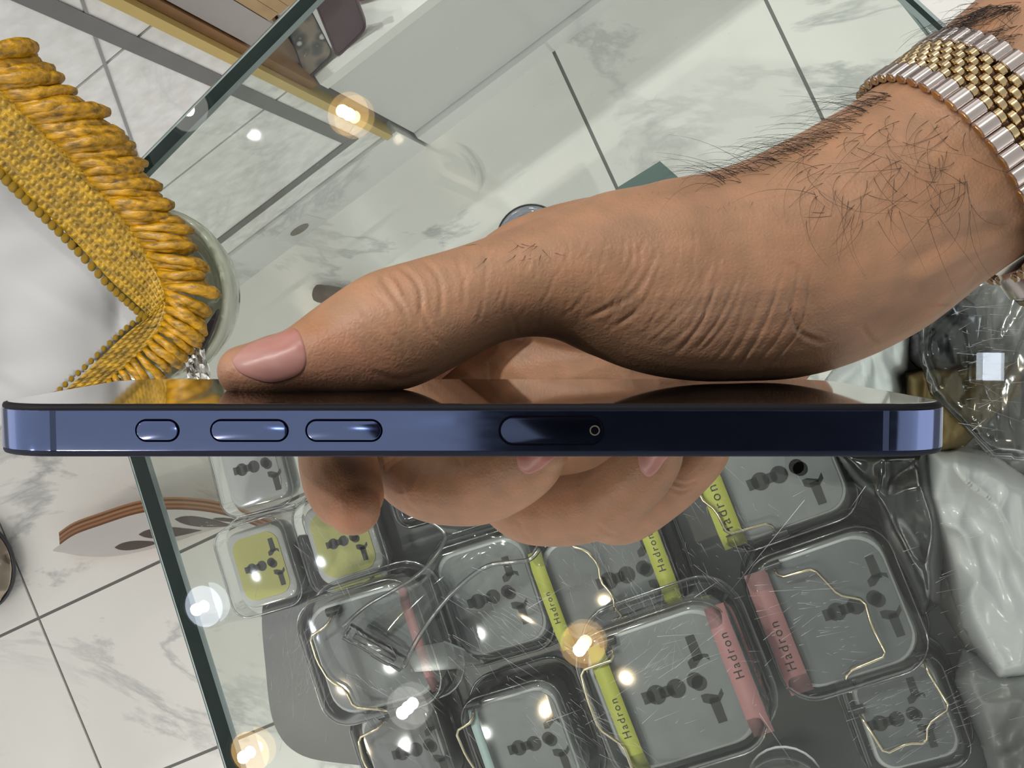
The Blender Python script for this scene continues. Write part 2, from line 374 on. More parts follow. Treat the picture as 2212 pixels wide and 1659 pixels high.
for (x0, y0, x1, y1) in ((1738, 1080, 1566, 1292), (1140, 1315, 1228, 1262), (2015, 955, 1970, 880), (1870, 1050, 1835, 1100), (1500, 1290, 1560, 1250), (2100, 930, 2135, 900), (960, 1000, 965, 985), (1640, 1540, 1720, 1659), (1180, 1560, 1260, 1530)):
    scr(at(x0, y0, ZG), at(x1, y1, ZG), .00022)
V, Fc = merge(parts); o = mk('scratches', V, Fc, M['scratch'], top, False); tag(o, kind='stuff')
# ------------------------------------------------------------------ dark steel plate on the shelf
pl = [at(*p, ZS) for p in spline([(640, 1170), (576, 1290), (580, 1440), (600, 1565), (660, 1628), (780, 1648)], 6)[:, :2]]+[at(*p, ZS) for p in ((1300, 1760), (2330, 1760), (2330, 930), (1500, 930), (960, 990))]
o = mk('steel_plate', *slab(pl, ZS+.0002, ZS+.004), M['steel'], None, False); tag(o, 'dark scratched steel plate with rounded corner under the plug boxes', 'plate')
ZP = ZS+.004
# ------------------------------------------------------------------ clear boxes with universal plug sockets
SLOT = P('slot_dark', (.020, .021, .022), .5)
PLATE = {'grey': P('plate_grey', (.30, .32, .335), .4, noise_amt=.2, noise_scale=90), 'yellow': P('card_yellow', (.68, .68, .20), .5, noise_amt=.06),
         'white': P('card_white', (.70, .73, .75), .45), 'smoke': P('plate_smoke', (.20, .215, .23), .35, noise_amt=.25, noise_scale=70)}
BODY = P('socket_body', (.62, .65, .64), .35); DARKBODY = P('socket_body_grey', (.55, .57, .57), .3)
TAPE = {'yellow': P('tape_yellow', (.55, .58, .12), .5), 'pink': P('tape_pink', (.50, .25, .26), .5), 'blue': P('tape_blue', (.42, .55, .56), .5)}
INK = P('tape_ink', (.03, .03, .03), .5)
WIRE = P('clasp_wire', (.75, .66, .48), .16, 1.0); PIVOT = P('clasp_pivot', (.03, .03, .035), .25)
fc = bpy.data.curves.new('lettering', 'FONT'); fc.body = 'Hadron'; fc.size = 1; fc.extrude = .01; fc.align_x = 'CENTER'; fc.align_y = 'CENTER'; fc.space_character = 1.25; fc.resolution_u = 3
_fo = bpy.data.objects.new('lettering', fc); COL.objects.link(_fo)
TXT = bpy.data.meshes.new_from_object(_fo.evaluated_get(bpy.context.evaluated_depsgraph_get())); TXT.materials.clear(); TXT.materials.append(INK)
bpy.data.objects.remove(_fo)
def shell_mesh(w, h, r, ht, rim):
    rings = []
    for off, z in ((rim, 0), (rim, .0012), (rim*.35, .0018), (.0002, .003), (0, .006), (-.0003, ht*.6), (-.0012, ht-.0045), (-.003, ht-.0016), (-.0055, ht-.0003), (-.008, ht)):
        rings.append([Vector((x, y, z)) for x, y in rrect(w+2*off, h+2*off, max(r+off, .002))])
    return loft(rings, True, False, True)
def slots_into(t, z, k, parent, which=(0, 1, 2, 3)):
    mm = .001*k
    def poly(pts): return prism(None, [Vector((a*mm, b*mm, z)) for a, b in pts], [Vector((a*mm, b*mm, z+.0004)) for a, b in pts])
    def circ(cx, cy, r): return [(cx+r*math.cos(a), cy+r*math.sin(a)) for a in [q*2*math.pi/16 for q in range(16)]]
    sets = [[poly([(-11, -2), (-7, -2), (-7, 2), (-11, 2)]), poly(circ(-6.2, 0, 3.3)), poly([(-5, -1.8), (0, -1.8), (0, 1.8), (-5, 1.8)]), poly(circ(0.8, 0, 3.2))],
            [poly(circ(7.6, .6, 2.7)), poly(circ(8.6, -.6, 2.6))],
            [poly([(9.6, 6.5), (13.0, 6.5), (12.8, 15), (9.8, 15)]), poly([(7.6, 4.6), (9.5, 4.6), (13, 7.2), (14.8, 5.4), (14.8, 7.4), (13, 8.2), (9.6, 8.2), (7.6, 7.0)])],
            [poly([(9.6, -6.5), (13.0, -6.5), (12.8, -15), (9.8, -15)][::-1]), poly([(7.6, -4.6), (9.5, -4.6), (13, -6.2), (14.8, -4.4), (14.8, -6.4), (13, -8.2), (9.6, -8.2), (7.6, -7.0)][::-1])]]
    for i in which:
        V, Fc = merge(sets[i]); raw('socket_slot', V, Fc, SLOT, parent, False)
def ltube(P_, r, n=8): return tube([Vector(p) for p in P_], r, n)
def plug_box(px, py, w, h, rot, label, plate='grey', z=None, ht=.030, r=None, tapes=(), wire=None, slots=True, sdx=.0, sdy=.0, card=.0, k=None, body=None, srot=0):
    z = ZP if z is None else z
    mpp = (H-z-ht*.7)/F*1.12
    W, Hh = w*mpp, h*mpp; r = r*mpp if r else min(W, Hh)*.24
    t = thing('plug_box', at(px, py, z+ht*.7)*1.0, label, 'plug adapter', 'plug adapters in clear boxes under the counter glass', math.radians(rot))
    t.location.z = z+.0002
    sh = shell_mesh(W, Hh, r, ht, .0025); raw('clear_lid', *sh, M['plastic'], t, True, 40)
    for nm, off, zz, rr_ in (('lid_rim', .0022, .0012, .0007), ('lid_shoulder', -.0022, ht-.0022, .0005)):
        loop = [Vector((x, y, zz)) for x, y in rrect(W+2*off, Hh+2*off, max(r+off, .002))]; loop.append(loop[0]); raw(nm, *tube(loop, rr_, 6, False), M['plrim'], t, True)
    iw, ih = W-.0125, Hh-.0125; zt = ht-.007
    V, Fc = loft([[Vector((x, y, zz)) for x, y in rrect(iw+2*o_, ih+2*o_, max(r-.004+o_, .002))] for o_, zz in ((0, .003), (0, zt-.003), (-.0012, zt-.0008), (-.003, zt))], True, True, True)
    bo = raw('socket_body', V, Fc, body or (BODY if plate in ('yellow', 'white') else DARKBODY), t, True, 35)
    dd_ = .0215 if plate in ('yellow', 'white') else .0175; cw, ch = W-dd_, Hh-dd_
    V, Fc = loft([[Vector((x, y, zz)) for x, y in rrect(cw, ch, max(r-.005, .003))] for zz in (zt, zt+.0006)], True, True, True)
    pa = raw('face_plate', V, Fc, PLATE[plate], t, False)
    k = k or W*1000/46.0
    if slots:
        slots_into(t, zt+.0006, k, pa)
        for c in list(pa.children): c.location = (sdx*W, sdy*W, 0); c.rotation_euler = (0, 0, math.radians(srot))
    zo = ht+.0004
    for tp in tapes:          # (colour, x fraction, width fraction, lettering?)
        colr, fx, fw = tp[0], tp[1], tp[2]
        xs = fx*W; tw = fw*W; n = 7
        lf = .40 if abs(fx) > .3 else .46; ys = [-Hh*lf+Hh*2*lf*q/(n-1) for q in range(n)]
        prof = []
        for q, yy in enumerate(ys):
            e_ = abs(yy)/(Hh*.5); dz = 0 if e_ < .6 else -(e_-.6)**2*.09
            prof.append((yy, zo+dz))
        V = [Vector((xs+sx*tw/2, yy, zz)) for yy, zz in prof for sx in (-1, 1)]
        Fc = [(2*q, 2*q+1, 2*q+3, 2*q+2) for q in range(n-1)]
        to = raw('tape', V, Fc, TAPE[colr], t, True)
        so = to.modifiers.new('thick', 'SOLIDIFY'); so.thickness = .0002
        if tp[3]:
            tx = link('lettering', TXT, None, to, False); s = tw*tp[3]; tx.scale = (s, s, .004)
            tx.rotation_euler = (0, 0, math.radians(90)); tx.location = (xs, Hh*tp[4], zo+.0002)
    if wire:                  # path in box fractions
        pts = [(a*W, b*Hh, zo+.0022) for a, b in wire]
        pts[0] = (pts[0][0], pts[0][1], ht-.004); pts[-1] = (pts[-1][0], pts[-1][1], ht-.004)
        fine = []
        for i_ in range(len(pts)-1):          # soften the bends
            a_, b2 = Vector(pts[i_]), Vector(pts[i_+1]); L_ = (b2-a_).length; m_ = min(.0022, L_*.35)
            fine.append(a_+(b2-a_)*(m_/L_)) if i_ else fine.append(a_)
            fine.append(b2-(b2-a_)*(m_/L_)) if i_ < len(pts)-2 else fine.append(b2)
        raw('wire_clasp', *ltube(fine, .00085, 7), WIRE, t, True)
        for e_ in (0, -1):
            a_ = Vector(pts[e_]); d = Vector((.0042, 0, 0))
            raw('clasp_pivot', *ltube([a_-d, a_+d], .0026, 10), PIVOT, t, True, 40)
    return t
BAIL = lambda x, b=.05: [(x+.16, .40), (x+.14, .33), (x, .27), (x+.02, .08), (x+b+.03, -.02), (x+b-.02, -.16), (x+b-.07, -.30), (x+.10, -.36), (x+.13, -.42)]
plug_box(548, 1008, 186, 205, 15, 'plug socket with white face in clear box, cut by the phone edge', 'white', z=ZS, ht=.026)
plug_box(728, 945, 170, 190, 15, 'plug socket box mostly hidden behind the index fingertip', 'yellow', z=ZS, ht=.026)
plug_box(566, 1222, 182, 208, 18, 'yellow plug socket in clear box nearest the glass edge', 'yellow', z=ZS, ht=.026, k=1.0)
plug_box(742, 1168, 196, 212, 18, 'yellow plug socket below the index fingertip', 'yellow', z=ZS, ht=.026, k=1.0)
plug_box(905, 1030, 150, 200, 18, 'small white lidded box peeking out below the middle finger', 'white', z=ZS, ht=.024, slots=False)
plug_box(806, 1402, 290, 282, 19, 'empty clear clasp box with wire bail over the dark plate', 'smoke', z=ZP+.0345, ht=.034, wire=[(-.16, .36), (-.20, .28), (-.36, .24), (-.36, .06), (-.32, -.10), (-.22, -.20), (-.20, -.34), (-.02, -.40), (.03, -.46)], slots=False, tapes=(('pink', .40, .07, 0),))
plug_box(1064, 1288, 236, 262, 19, 'grey plug socket box beside the bent clear plastic piece', 'grey', ht=.030, k=1.35, sdx=.0, sdy=.0)
plug_box(1318, 1250, 280, 250, 21, 'clasp box with yellow lettered tape under the warm lamp reflection', 'smoke', z=ZP, ht=.040, tapes=(('yellow', -.42, .10, .62, -.05), ('yellow', .40, .12, .6, .1)), wire=[(-.18, -.42), (-.16, -.36), (-.02, -.28), (.02, -.10), (-.03, .04), (.0, .16), (-.05, .30), (-.14, .36), (-.18, .44)], sdx=.12, k=1.5)
plug_box(1672, 1027, 280, 246, 22, 'clasp box with yellow lettered tape next to the little finger', 'grey', ht=.036, tapes=(('yellow', -.40, .16, .62, -.10),), wire=[(-.10, -.42), (-.14, -.30), (-.42, -.28), (-.43, -.08), (-.50, .05), (-.46, .20), (-.44, .34), (-.20, .38), (-.14, .44)], k=1.5, sdx=.02)
plug_box(1804, 1317, 290, 298, 22, 'clasp box with pink lettered tape beside the white bags', 'smoke', ht=.040, tapes=(('pink', -.38, .15, .60, -.08),), wire=[(-.26, .40), (-.24, .33), (-.02, .32), (.06, .12), (.20, .04), (.18, -.12), (.20, -.32), (-.06, -.34), (-.12, -.44)], k=1.5, sdx=.12)
plug_box(1452, 1482, 330, 320, 22, 'large clasp box with yellow and pink tapes at the bottom', 'grey', z=ZP+.0415, ht=.044, tapes=(('yellow', -.32, .10, .66, -.05), ('pink', .42, .12, .62, .1)), wire=[(-.24, .40), (-.22, .30), (-.44, .30), (-.46, .12), (-.46, -.06), (-.36, -.20), (-.36, -.36), (-.16, -.42), (-.12, -.46)], k=1.55, sdx=.02)
plug_box(880, 1620, 210, 230, 19, 'clasp box cut off at the bottom edge, leftmost on the plate', 'smoke', ht=.034, wire=[(-.06, .38), (-.10, .30), (-.36, .26), (-.38, .05), (-.30, -.20), (-.1, -.36), (-.05, -.44)], sdx=.10, k=1.3)
plug_box(1140, 1605, 230, 260, 20, 'grey plug box with pale blue tape at the bottom edge', 'grey', ht=.036, tapes=(('blue', -.34, .08, 0),), wire=[(-.32, .42), (-.34, .32), (-.52, .28), (-.50, .08), (-.44, -.10), (-.40, -.3), (-.2, -.38), (-.15, -.45)], k=1.35, sdx=.06)
plug_box(1955, 1545, 200, 230, 20, 'dark clasp box at the lower right under the scratched glass', 'smoke', ht=.028, wire=[(.34, .44), (.32, .36), (.40, .02), (.16, -.06), (.10, -.20), (-.06, -.16), (-.28, -.20), (-.36, .10), (-.40, .16)], k=1.3, sdx=-.1)
# round clear tub at the bottom edge
t = thing('clear_tub', at(1697, 1690, ZP), 'round clear plastic tub cut off at the bottom edge', 'container')
c = at(1697, 1690, ZP); rr = .022
V, Fc = loft([disc(c, a, ZP+b) for a, b in ((rr*.9, .0003), (rr, .002), (rr, .024), (rr*1.08, .0245), (rr*1.08, .027), (rr*.95, .028))], True, True, False)
mk('tub_wall', V, Fc, M['plastic'], t, True, 40)
mk('tub_lid', *loft([disc(c, rr*.95, ZP+.0281), disc(c, rr*.9, ZP+.029), disc(c, rr*.5, ZP+.0294)], True, False, True), M['plastic'], t, True, 40)
# ------------------------------------------------------------------ bent clear plastic clip lying over the boxes
t = thing('clear_clip', at(880, 1330, ZP+.07), 'bent clear plastic clip with a barrel hinge lying over the boxes', 'plastic clip')
zc = ZP+.076
c1 = spline([(742, 1352), (790, 1310), (850, 1275), (905, 1240), (945, 1195), (962, 1160), (950, 1140), (925, 1125)], 5); c2 = spline([(872, 1440), (905, 1375), (955, 1305), (1005, 1255), (1055, 1222), (1110, 1214), (1145, 1208), (1166, 1185)], 5)
A1 = [at(p[0], p[1], zc+.004*math.sin(i/len(c1)*3.1)) for i, p in enumerate(c1)]; A2 = [at(p[0], p[1], zc+.004*math.sin(i/len(c2)*3.1)) for i, p in enumerate(c2)]
V = []; nn = 8
for a_, b_ in zip(A1, A2):
    for q in range(nn): V.append(a_.lerp(b_, q/(nn-1))+Vector((0, 0, -.006*math.sin(math.pi*q/(nn-1)))))
Fc = [(i*nn+q, i*nn+q+1, (i+1)*nn+q+1, (i+1)*nn+q) for i in range(len(A1)-1) for q in range(nn-1)]
mk('sheet', V, Fc, M['plastic'], t)
mk('rim', *tube(A1, .0011, 8), M['plrim'], t); mk('rim', *tube(A2, .0013, 8), M['plrim'], t)
b0, b1 = at(748, 1362, zc+.002), at(872, 1436, zc+.002)
mk('barrel', *tube([b0, b0.lerp(b1, .02), b0.lerp(b1, .2), b0.lerp(b1, .22), b0.lerp(b1, .5), b0.lerp(b1, .52), b0.lerp(b1, .8), b0.lerp(b1, .82), b1], [.004, .0052, .0052, .0046, .0046, .0052, .0052, .0046, .0046], 14), M['plastic'], t, True, 40)
mk('pin', *tube([b0.lerp(b1, .15), b0.lerp(b1, .85)], .0022, 10), M['plrim'], t)
fin = [at(*p, zc) for p in ((880, 1412), (915, 1392), (960, 1384), (1000, 1400), (1048, 1430), (1040, 1440), (985, 1442), (900, 1448))]
mk('fin', *prism(None, fin, [p+Vector((0, 0, .003)) for p in fin]), M['plastic'], t, True, 30)
# ------------------------------------------------------------------ bags and cloths crowded on the right of the shelf
def inside(p, poly):
    c_ = False
    for i in range(len(poly)):
        (x1, y1), (x2, y2) = poly[i-1], poly[i]
        if (y1 > p[1]) != (y2 > p[1]) and p[0] < (x2-x1)*(p[1]-y1)/(y2-y1)+x1: c_ = not c_
    return c_
def edge_dist(p, poly):
    P_ = np.array(poly, float); Q = np.roll(P_, -1, 0); d = Q-P_; v = np.array(p)-P_
    t_ = np.clip((v*d).sum(1)/(d*d).sum(1), 0, 1); return np.hypot(*(v-d*t_[:, None]).T).min()
def snap(p, poly):
    P_ = np.array(poly, float); Q = np.roll(P_, -1, 0); d = Q-P_; v = np.array(p)-P_
    t_ = np.clip((v*d).sum(1)/(d*d).sum(1), 0, 1); c_ = P_+d*t_[:, None]; k = np.hypot(*(np.array(p)-c_).T).argmin(); return c_[k]
def crumple(name, label, cat, poly, z0, hgt, amp, freq, seed, mat, step=9, smooth=True, edge=40., dirn=0., folds=0.):
    """a soft heap: outline on the shelf, humped and creased"""
    xs = [p[0] for p in poly]; ys = [p[1] for p in poly]
    gx = np.arange(min(xs), max(xs)+step, step); gy = np.arange(min(ys), max(ys)+step, step)
    idx = {}; V = []; Fc = []; ins = np.array([[inside((x_, y_), poly) for y_ in gy] for x_ in gx])
    ca, sa = math.cos(dirn), math.sin(dirn)
    for i, x_ in enumerate(gx):
        for j, y_ in enumerate(gy):
            if not ins[i, j]:
                if not ins[max(0, i-1):i+2, max(0, j-1):j+2].any(): continue
                x_, y_ = snap((x_, y_), poly)
            e_ = min(1, edge_dist((x_, y_), poly)/edge)
            u_, v_ = (x_*ca+y_*sa)*freq, (-x_*sa+y_*ca)*freq*.35
            nz = noise.noise(Vector((u_, v_, seed)))
            n_lo = noise.noise(Vector((x_*.006, y_*.006, seed+1))); n_l2 = noise.noise(Vector((x_*.013, y_*.009, seed+5)))
            rid = 1-abs(noise.noise(Vector((u_*1.9+nz*1.3, v_*1.9, seed+9))))*2.2
            fine = noise.noise(Vector((u_*5, v_*7, seed+3))); rid2 = .5-abs(noise.noise(Vector((u_*3.7+nz*2, v_*5.3+fine, seed+14))))*2.0
            z_ = z0+hgt*math.sin(e_*math.pi/2)**.7+e_*amp*((nz*.8+rid*.6+fine*.06+rid2*.10) if not folds else (n_lo*.9+folds*.5*(1-abs(math.sin(u_*1.5+n_lo*2.6)))**1.5+.30*(1-abs(n_l2)*2.4)))
            idx[i, j] = len(V); V.append(at(x_, y_, max(z0+.0005, min(z_, ZG-TG-.004))))
    for (i, j), a_ in idx.items():
        if (i+1, j) in idx and (i, j+1) in idx and (i+1, j+1) in idx:
            Fc.append((a_, idx[i+1, j], idx[i+1, j+1], idx[i, j+1]))
    o = mk(name, V, Fc, mat, None, smooth)
    sd = o.modifiers.new('thick', 'SOLIDIFY'); sd.thickness = .0006
    return tag(o, label, cat)
bagw = P('bag_white', (.66, .68, .69), .22, spec=.6); bagg = P('bag_grey', (.20, .21, .21), .3, spec=.6)
crumple('plastic_sheet', 'grey brown plastic sheet spread along the right of the shelf', 'plastic sheet', [(1930, 600), (2330, 560), (2330, 1780), (2190, 1780), (2100, 1420), (1950, 1180), (1900, 960)], ZP, .010, .012, .012, 4.2, P('sheet_grey', (.25, .25, .235), .35, noise_amt=.2, noise_scale=12), 11, edge=20)
crumple('tissue', 'white crumpled tissue below the wrist', 'tissue', [(1740, 880), (1800, 800), (1880, 740), (1960, 685), (1976, 720), (1968, 770), (1963, 800), (1945, 812), (1950, 850), (1930, 890), (1860, 930)], ZP, .058, .010, .013, 1.1, P('tissue_white', (.68, .72, .74), .8), 6, edge=24)
crumple('cloth', 'dark grey creased cloth beside the white tissue', 'cloth', [(1950, 680), (2060, 630), (2105, 660), (2112, 720), (2100, 780), (2050, 800), (1990, 800), (1960, 770)], ZP+.02, .03, .014, .02, 6.3, P('cloth_dark', (.085, .085, .095), .55), 6, edge=22, dirn=.7)
crumple('cloth', 'olive brown fabric under the clear film by the phone end', 'cloth', [(1955, 805), (2040, 790), (2200, 785), (2205, 850), (2150, 890), (2110, 935), (2070, 975), (2010, 985), (1960, 900)], ZP+.02, .028, .012, .018, 2.4, P('fabric_olive', (.16, .115, .045), .7, noise_amt=.5, noise_scale=60), 6, edge=22)
crumple('plastic_bag', 'white creased plastic bag at the right edge', 'plastic bag', [(2000, 962), (2070, 960), (2150, 985), (2240, 1050), (2270, 1300), (2240, 1470), (2150, 1480), (2080, 1350), (2030, 1200), (1985, 1080)], ZP+.015, .042, .020, .014, 8.8, bagw, 5, edge=45, dirn=-.35, folds=1.0)
crumple('plastic_bag', 'translucent folded plastic bag between the phone end and the pink taped box', 'plastic bag', [(1800, 970), (1995, 965), (2040, 1130), (2030, 1300), (1995, 1330), (1950, 1230), (1890, 1110)], ZP+.03, .03, .016, .016, 3.3, clear('bag_clear', (.84, .85, .86), (.55, .56, .57), 1.5, .2, 1.4, ramp=(.2, 1.0)), 6, edge=30, dirn=-.5, folds=.8)
crumple('plastic_film', 'thin clear film with bright glare over the olive fabric', 'plastic film', [(1990, 610), (2300, 560), (2300, 1010), (2140, 985), (2090, 930), (2010, 850), (1985, 760)], ZP+.06, .005, .0035, .010, 5.5, M['film'], 9, edge=30)
crumple('plastic_bag', 'grey plastic bag at the lower right corner', 'plastic bag', [(2080, 1400), (2160, 1440), (2300, 1420), (2300, 1780), (2170, 1780), (2120, 1600), (2060, 1470)], ZP+.012, .03, .014, .010, 7.1, bagg, 7, edge=40, dirn=.3, folds=1.0)
# dark green carton and clear ring behind the hand
gq = [at(*p, ZS+.05) for p in ((1338, 405), (1425, 351), (1560, 470), (1470, 530))]
t = thing('carton', at(1440, 440, ZS), 'dark green carton corner showing above the hand', 'carton')
mk('carton_body', *slab(gq, ZS+.0002, ZS+.047), P('carton_side', (.42, .44, .40), .5), t, False)
mk('carton_lid', *slab(inset(gq, -.0006), ZS+.0472, ZS+.050), P('carton_green', (.055, .11, .105), .45), t, False)
c = at(1150, 520, ZS); rings = []
V, Fc = tube([Vector((c.x+.018*math.cos(a), c.y+.018*math.sin(a), ZS+.004)) for a in [k*2*math.pi/40 for k in range(41)]], .0035, 8)
tag(mk('plastic_ring', V, Fc, clear('lavender_clear', (.62, .64, .72), (.4, .42, .5), 1.45, .1)), 'clear lavender plastic ring behind the back of the hand', 'ring')
# ------------------------------------------------------------------ things on the floor
t = thing('metal_dish', at(-40, 1217, 0), 'round bronze metal dish with leaf veins at the left edge', 'dish')
c = at(-30, 1217, 0); R_ = .068
bz, nt, b = new_mat('bronze'); b.inputs['Base Color'].default_value = (.24, .20, .16, 1); b.inputs['Metallic'].default_value = 1; b.inputs['Roughness'].default_value = .22
wv = nt.nodes.new('ShaderNodeTexWave'); wv.inputs['Scale'].default_value = 14; wv.inputs['Distortion'].default_value = 3; wv.wave_type = 'BANDS'; wv.bands_direction = 'DIAGONAL'
tc = nt.nodes.new('ShaderNodeTexCoord'); nt.links.new(tc.outputs['Object'], wv.inputs['Vector'])
bp = nt.nodes.new('ShaderNodeBump'); bp.inputs['Strength'].default_value = .5; bp.inputs['Distance'].default_value = .006; nt.links.new(wv.outputs['Fac'], bp.inputs['Height']); nt.links.new(bp.outputs['Normal'], b.inputs['Normal'])
mk('dish_body', *loft([disc(c, R_*a, z_, 40) for a, z_ in ((.5, .0), (.75, .004), (.96, .02), (.99, .026), (.95, .03), (.8, .038), (.5, .046), (.2, .049))], True, True, True), bz, t)
mk('dish_rim', *loft([disc(c, R_*a, z_, 40) for a, z_ in ((.97, .0215), (1.01, .022), (1.02, .026), (.985, .0285), (.97, .0265))], True, False, False), P('dark_rim', (.02, .02, .025), .3), t)
vein = [Vector((c.x+R_*a, c.y+R_*b2, .0505-.02*max(abs(a), abs(b2))**2)) for a, b2 in ((-.1, .8), (.12, .45), (.24, .1), (.3, -.25), (.2, -.6), (.05, -.85))]
mk('leaf_vein', *tube(vein, .0012, 6), bz, t)
# bent plywood chair back, lacquered white, with leaf cut-outs
top_l = spline([(127, 1150), (160, 1128), (215, 1108), (290, 1084), (360, 1074), (440, 1078), (510, 1094), (600, 1130)], 5)[:, :2]
thk = [(-2, -14), (0, -20)]
bot_l = spline([(134, 1192), (175, 1201), (240, 1202), (315, 1189), (380, 1170), (440, 1150), (500, 1138), (600, 1150)], 5)[:, :2]
lam = M['ply'] = None
ply, nt, b = new_mat('plywood_layers'); wv = nt.nodes.new('ShaderNodeTexNoise'); wv.inputs['Scale'].default_value = 1; g = nt.nodes.new('ShaderNodeAttribute'); g.attribute_name = 'layer'
cr = nt.nodes.new('ShaderNodeValToRGB'); cr.color_ramp.interpolation = 'CONSTANT'
cols = [(.16, .06, .02), (.36, .16, .06), (.20, .08, .03), (.42, .20, .08), (.15, .06, .02), (.38, .18, .07)]
cr.color_ramp.elements[0].color = (*cols[0], 1); cr.color_ramp.elements[1].position = .17; cr.color_ramp.elements[1].color = (*cols[1], 1)
for k in range(2, 6): e_ = cr.color_ramp.elements.new(k/6); e_.color = (*cols[k], 1)
nt.links.new(g.outputs['Fac'], cr.inputs[0]); nt.links.new(cr.outputs[0], b.inputs['Base Color']); b.inputs['Roughness'].default_value = .45
t = thing('chair_back', at(330, 1150, 0), 'bent plywood chair back with white face and dark leaf cut-outs', 'chair part')
n = len(top_l); zt_, zb_ = .16, .02
upL = [at(p[0]+2, p[1]+27, .155) for i, p in enumerate(top_l)]; loL = [at(p[0], p[1], zb_) for p in bot_l]
upB = [at(p[0], p[1], .135) for p in top_l]; loB = [at(p[0], p[1]-8, .0) for p in bot_l]
V = []; 
for a_, b_ in zip(upL, loL):
    for q in range(6): V.append(a_.lerp(b_, q/5)+Vector((0, 0, .018*math.sin(math.pi*q/5))))
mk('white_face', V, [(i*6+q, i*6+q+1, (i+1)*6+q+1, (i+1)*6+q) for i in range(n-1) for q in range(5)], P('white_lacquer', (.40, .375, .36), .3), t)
V = []; lay = []
for a_, b_ in zip(upL, upB):
    for q in range(7): V.append(a_.lerp(b_, q/6)); lay.append(q/6*.99)
o = mk('plywood_edge', V, [(i*7+q, i*7+q+1, (i+1)*7+q+1, (i+1)*7+q) for i in range(n-1) for q in range(6)], ply, t)
at_ = o.data.attributes.new('layer', 'FLOAT', 'POINT'); at_.data.foreach_set('value', lay)
mk('back_face', [p for pr in zip(upB, loB) for p in pr], [(2*i, 2*i+1, 2*i+3, 2*i+2) for i in range(n-1)], P('ply_back', (.30, .15, .06), .5), t)
mk('plywood_edge', [p for pr in zip(loL, loB) for p in pr], [(2*i, 2*i+1, 2*i+3, 2*i+2) for i in range(n-1)], P('ply_low', (.30, .15, .06), .5), t)
mk('plywood_edge', [upL[0], upB[0], loB[0], loL[0]], [(0, 1, 2, 3)], P('ply_end', (.30, .15, .06), .5), t, False)
hole = P('cutout_dark', (.035, .015, .01), .6)
_wf = [o_ for o_ in t.children if o_.name.startswith('white_face')][0]
_wb = BVHTree.FromPolygons([v_.co+t.location for v_ in _wf.data.vertices], [tuple(p_.vertices) for p_ in _wf.data.polygons])
def facept(px, py):       # point just proud of the white face
    d_ = ray(px, py).normalized(); h_ = _wb.ray_cast(CAMP, d_)[0]
    return (h_ if h_ is not None else at(px, py, .08))-d_*.0015
for (x0, y0, x1, y1, hw) in ((248, 1183, 345, 1172, 9), (300, 1155, 435, 1146, 11), (378, 1122, 505, 1136, 10), (460, 1121, 540, 1128, 3)):
    V = []
    for q in range(13):
        s_ = q/12; x_ = x0+(x1-x0)*s_; y_ = y0+(y1-y0)*s_; w_ = hw*math.sin(math.pi*s_**.7)+.4
        for k in range(7): V.append(facept(x_, y_-w_+2*w_*k/6))
    mk('cut_out', V, [(i*7+k, i*7+k+1, (i+1)*7+k+1, (i+1)*7+k) for i in range(12) for k in range(6)], hole, t)
p0, p1 = at(680, 632, .013), at(870, 668, .013); d = (p1-p0).normalized()
V, Fc = tube([p0, p0+d*.002, p0+d*.006, p0+d*.014, p0+d*.016, p1], [.0085, .0112, .0122, .0125, .0132, .0132], 16)
tag(mk('wooden_peg', V, Fc, P('peg_wood', (.16, .12, .10), .55, noise_amt=.25, noise_scale=30), None, True, 40), 'grey brown round wooden peg on the floor behind the thumb', 'wooden peg')
# ------------------------------------------------------------------ onyx dish with the fringed white cloth
onyx, nt, b = new_mat('onyx'); N = nt.nodes; L = nt.links
tc = N.new('ShaderNodeTexCoord'); n1 = N.new('ShaderNodeTexNoise'); n1.inputs['Scale'].default_value = 9; n1.inputs['Detail'].default_value = 5; n1.inputs['Distortion'].default_value = 1
mp = N.new('ShaderNodeMapping'); mp.inputs['Scale'].default_value = (2.2, .6, 6); L.new(tc.outputs['Object'], mp.inputs['Vector']); L.new(mp.outputs['Vector'], n1.inputs['Vector'])
cr = N.new('ShaderNodeValToRGB'); e = cr.color_ramp.elements; e[0].position = .38; e[0].color = (.34, .38, .27, 1); e[1].position = .62; e[1].color = (.72, .70, .60, 1)
L.new(n1.outputs['Fac'], cr.inputs[0]); L.new(cr.outputs[0], b.inputs['Base Color']); b.inputs['Roughness'].default_value = .1; b.inputs['Coat Weight'].default_value = .5
b.inputs['Subsurface Weight'].default_value = .25; b.inputs['Subsurface Radius'].default_value = (.008, .009, .006)
oc = at(330, 640, ZG+.028); oc.z = ZG
t = thing('onyx_dish', oc, 'pale green banded onyx dish under the gold fringe', 'dish')
Ro = 214*(H-ZG-.028)/F
prof = [(.62, .0), (.70, .0), (.88, .012), (.985, .024), (1.0, .029), (.985, .0325), (.95, .0335), (.90, .031), (.80, .0235), (.66, .018), (.3, .0165)]
mk('dish_body', *loft([disc(oc, Ro*a, ZG+.0003+z_, 72) for a, z_ in prof], True, True, True), onyx, t)
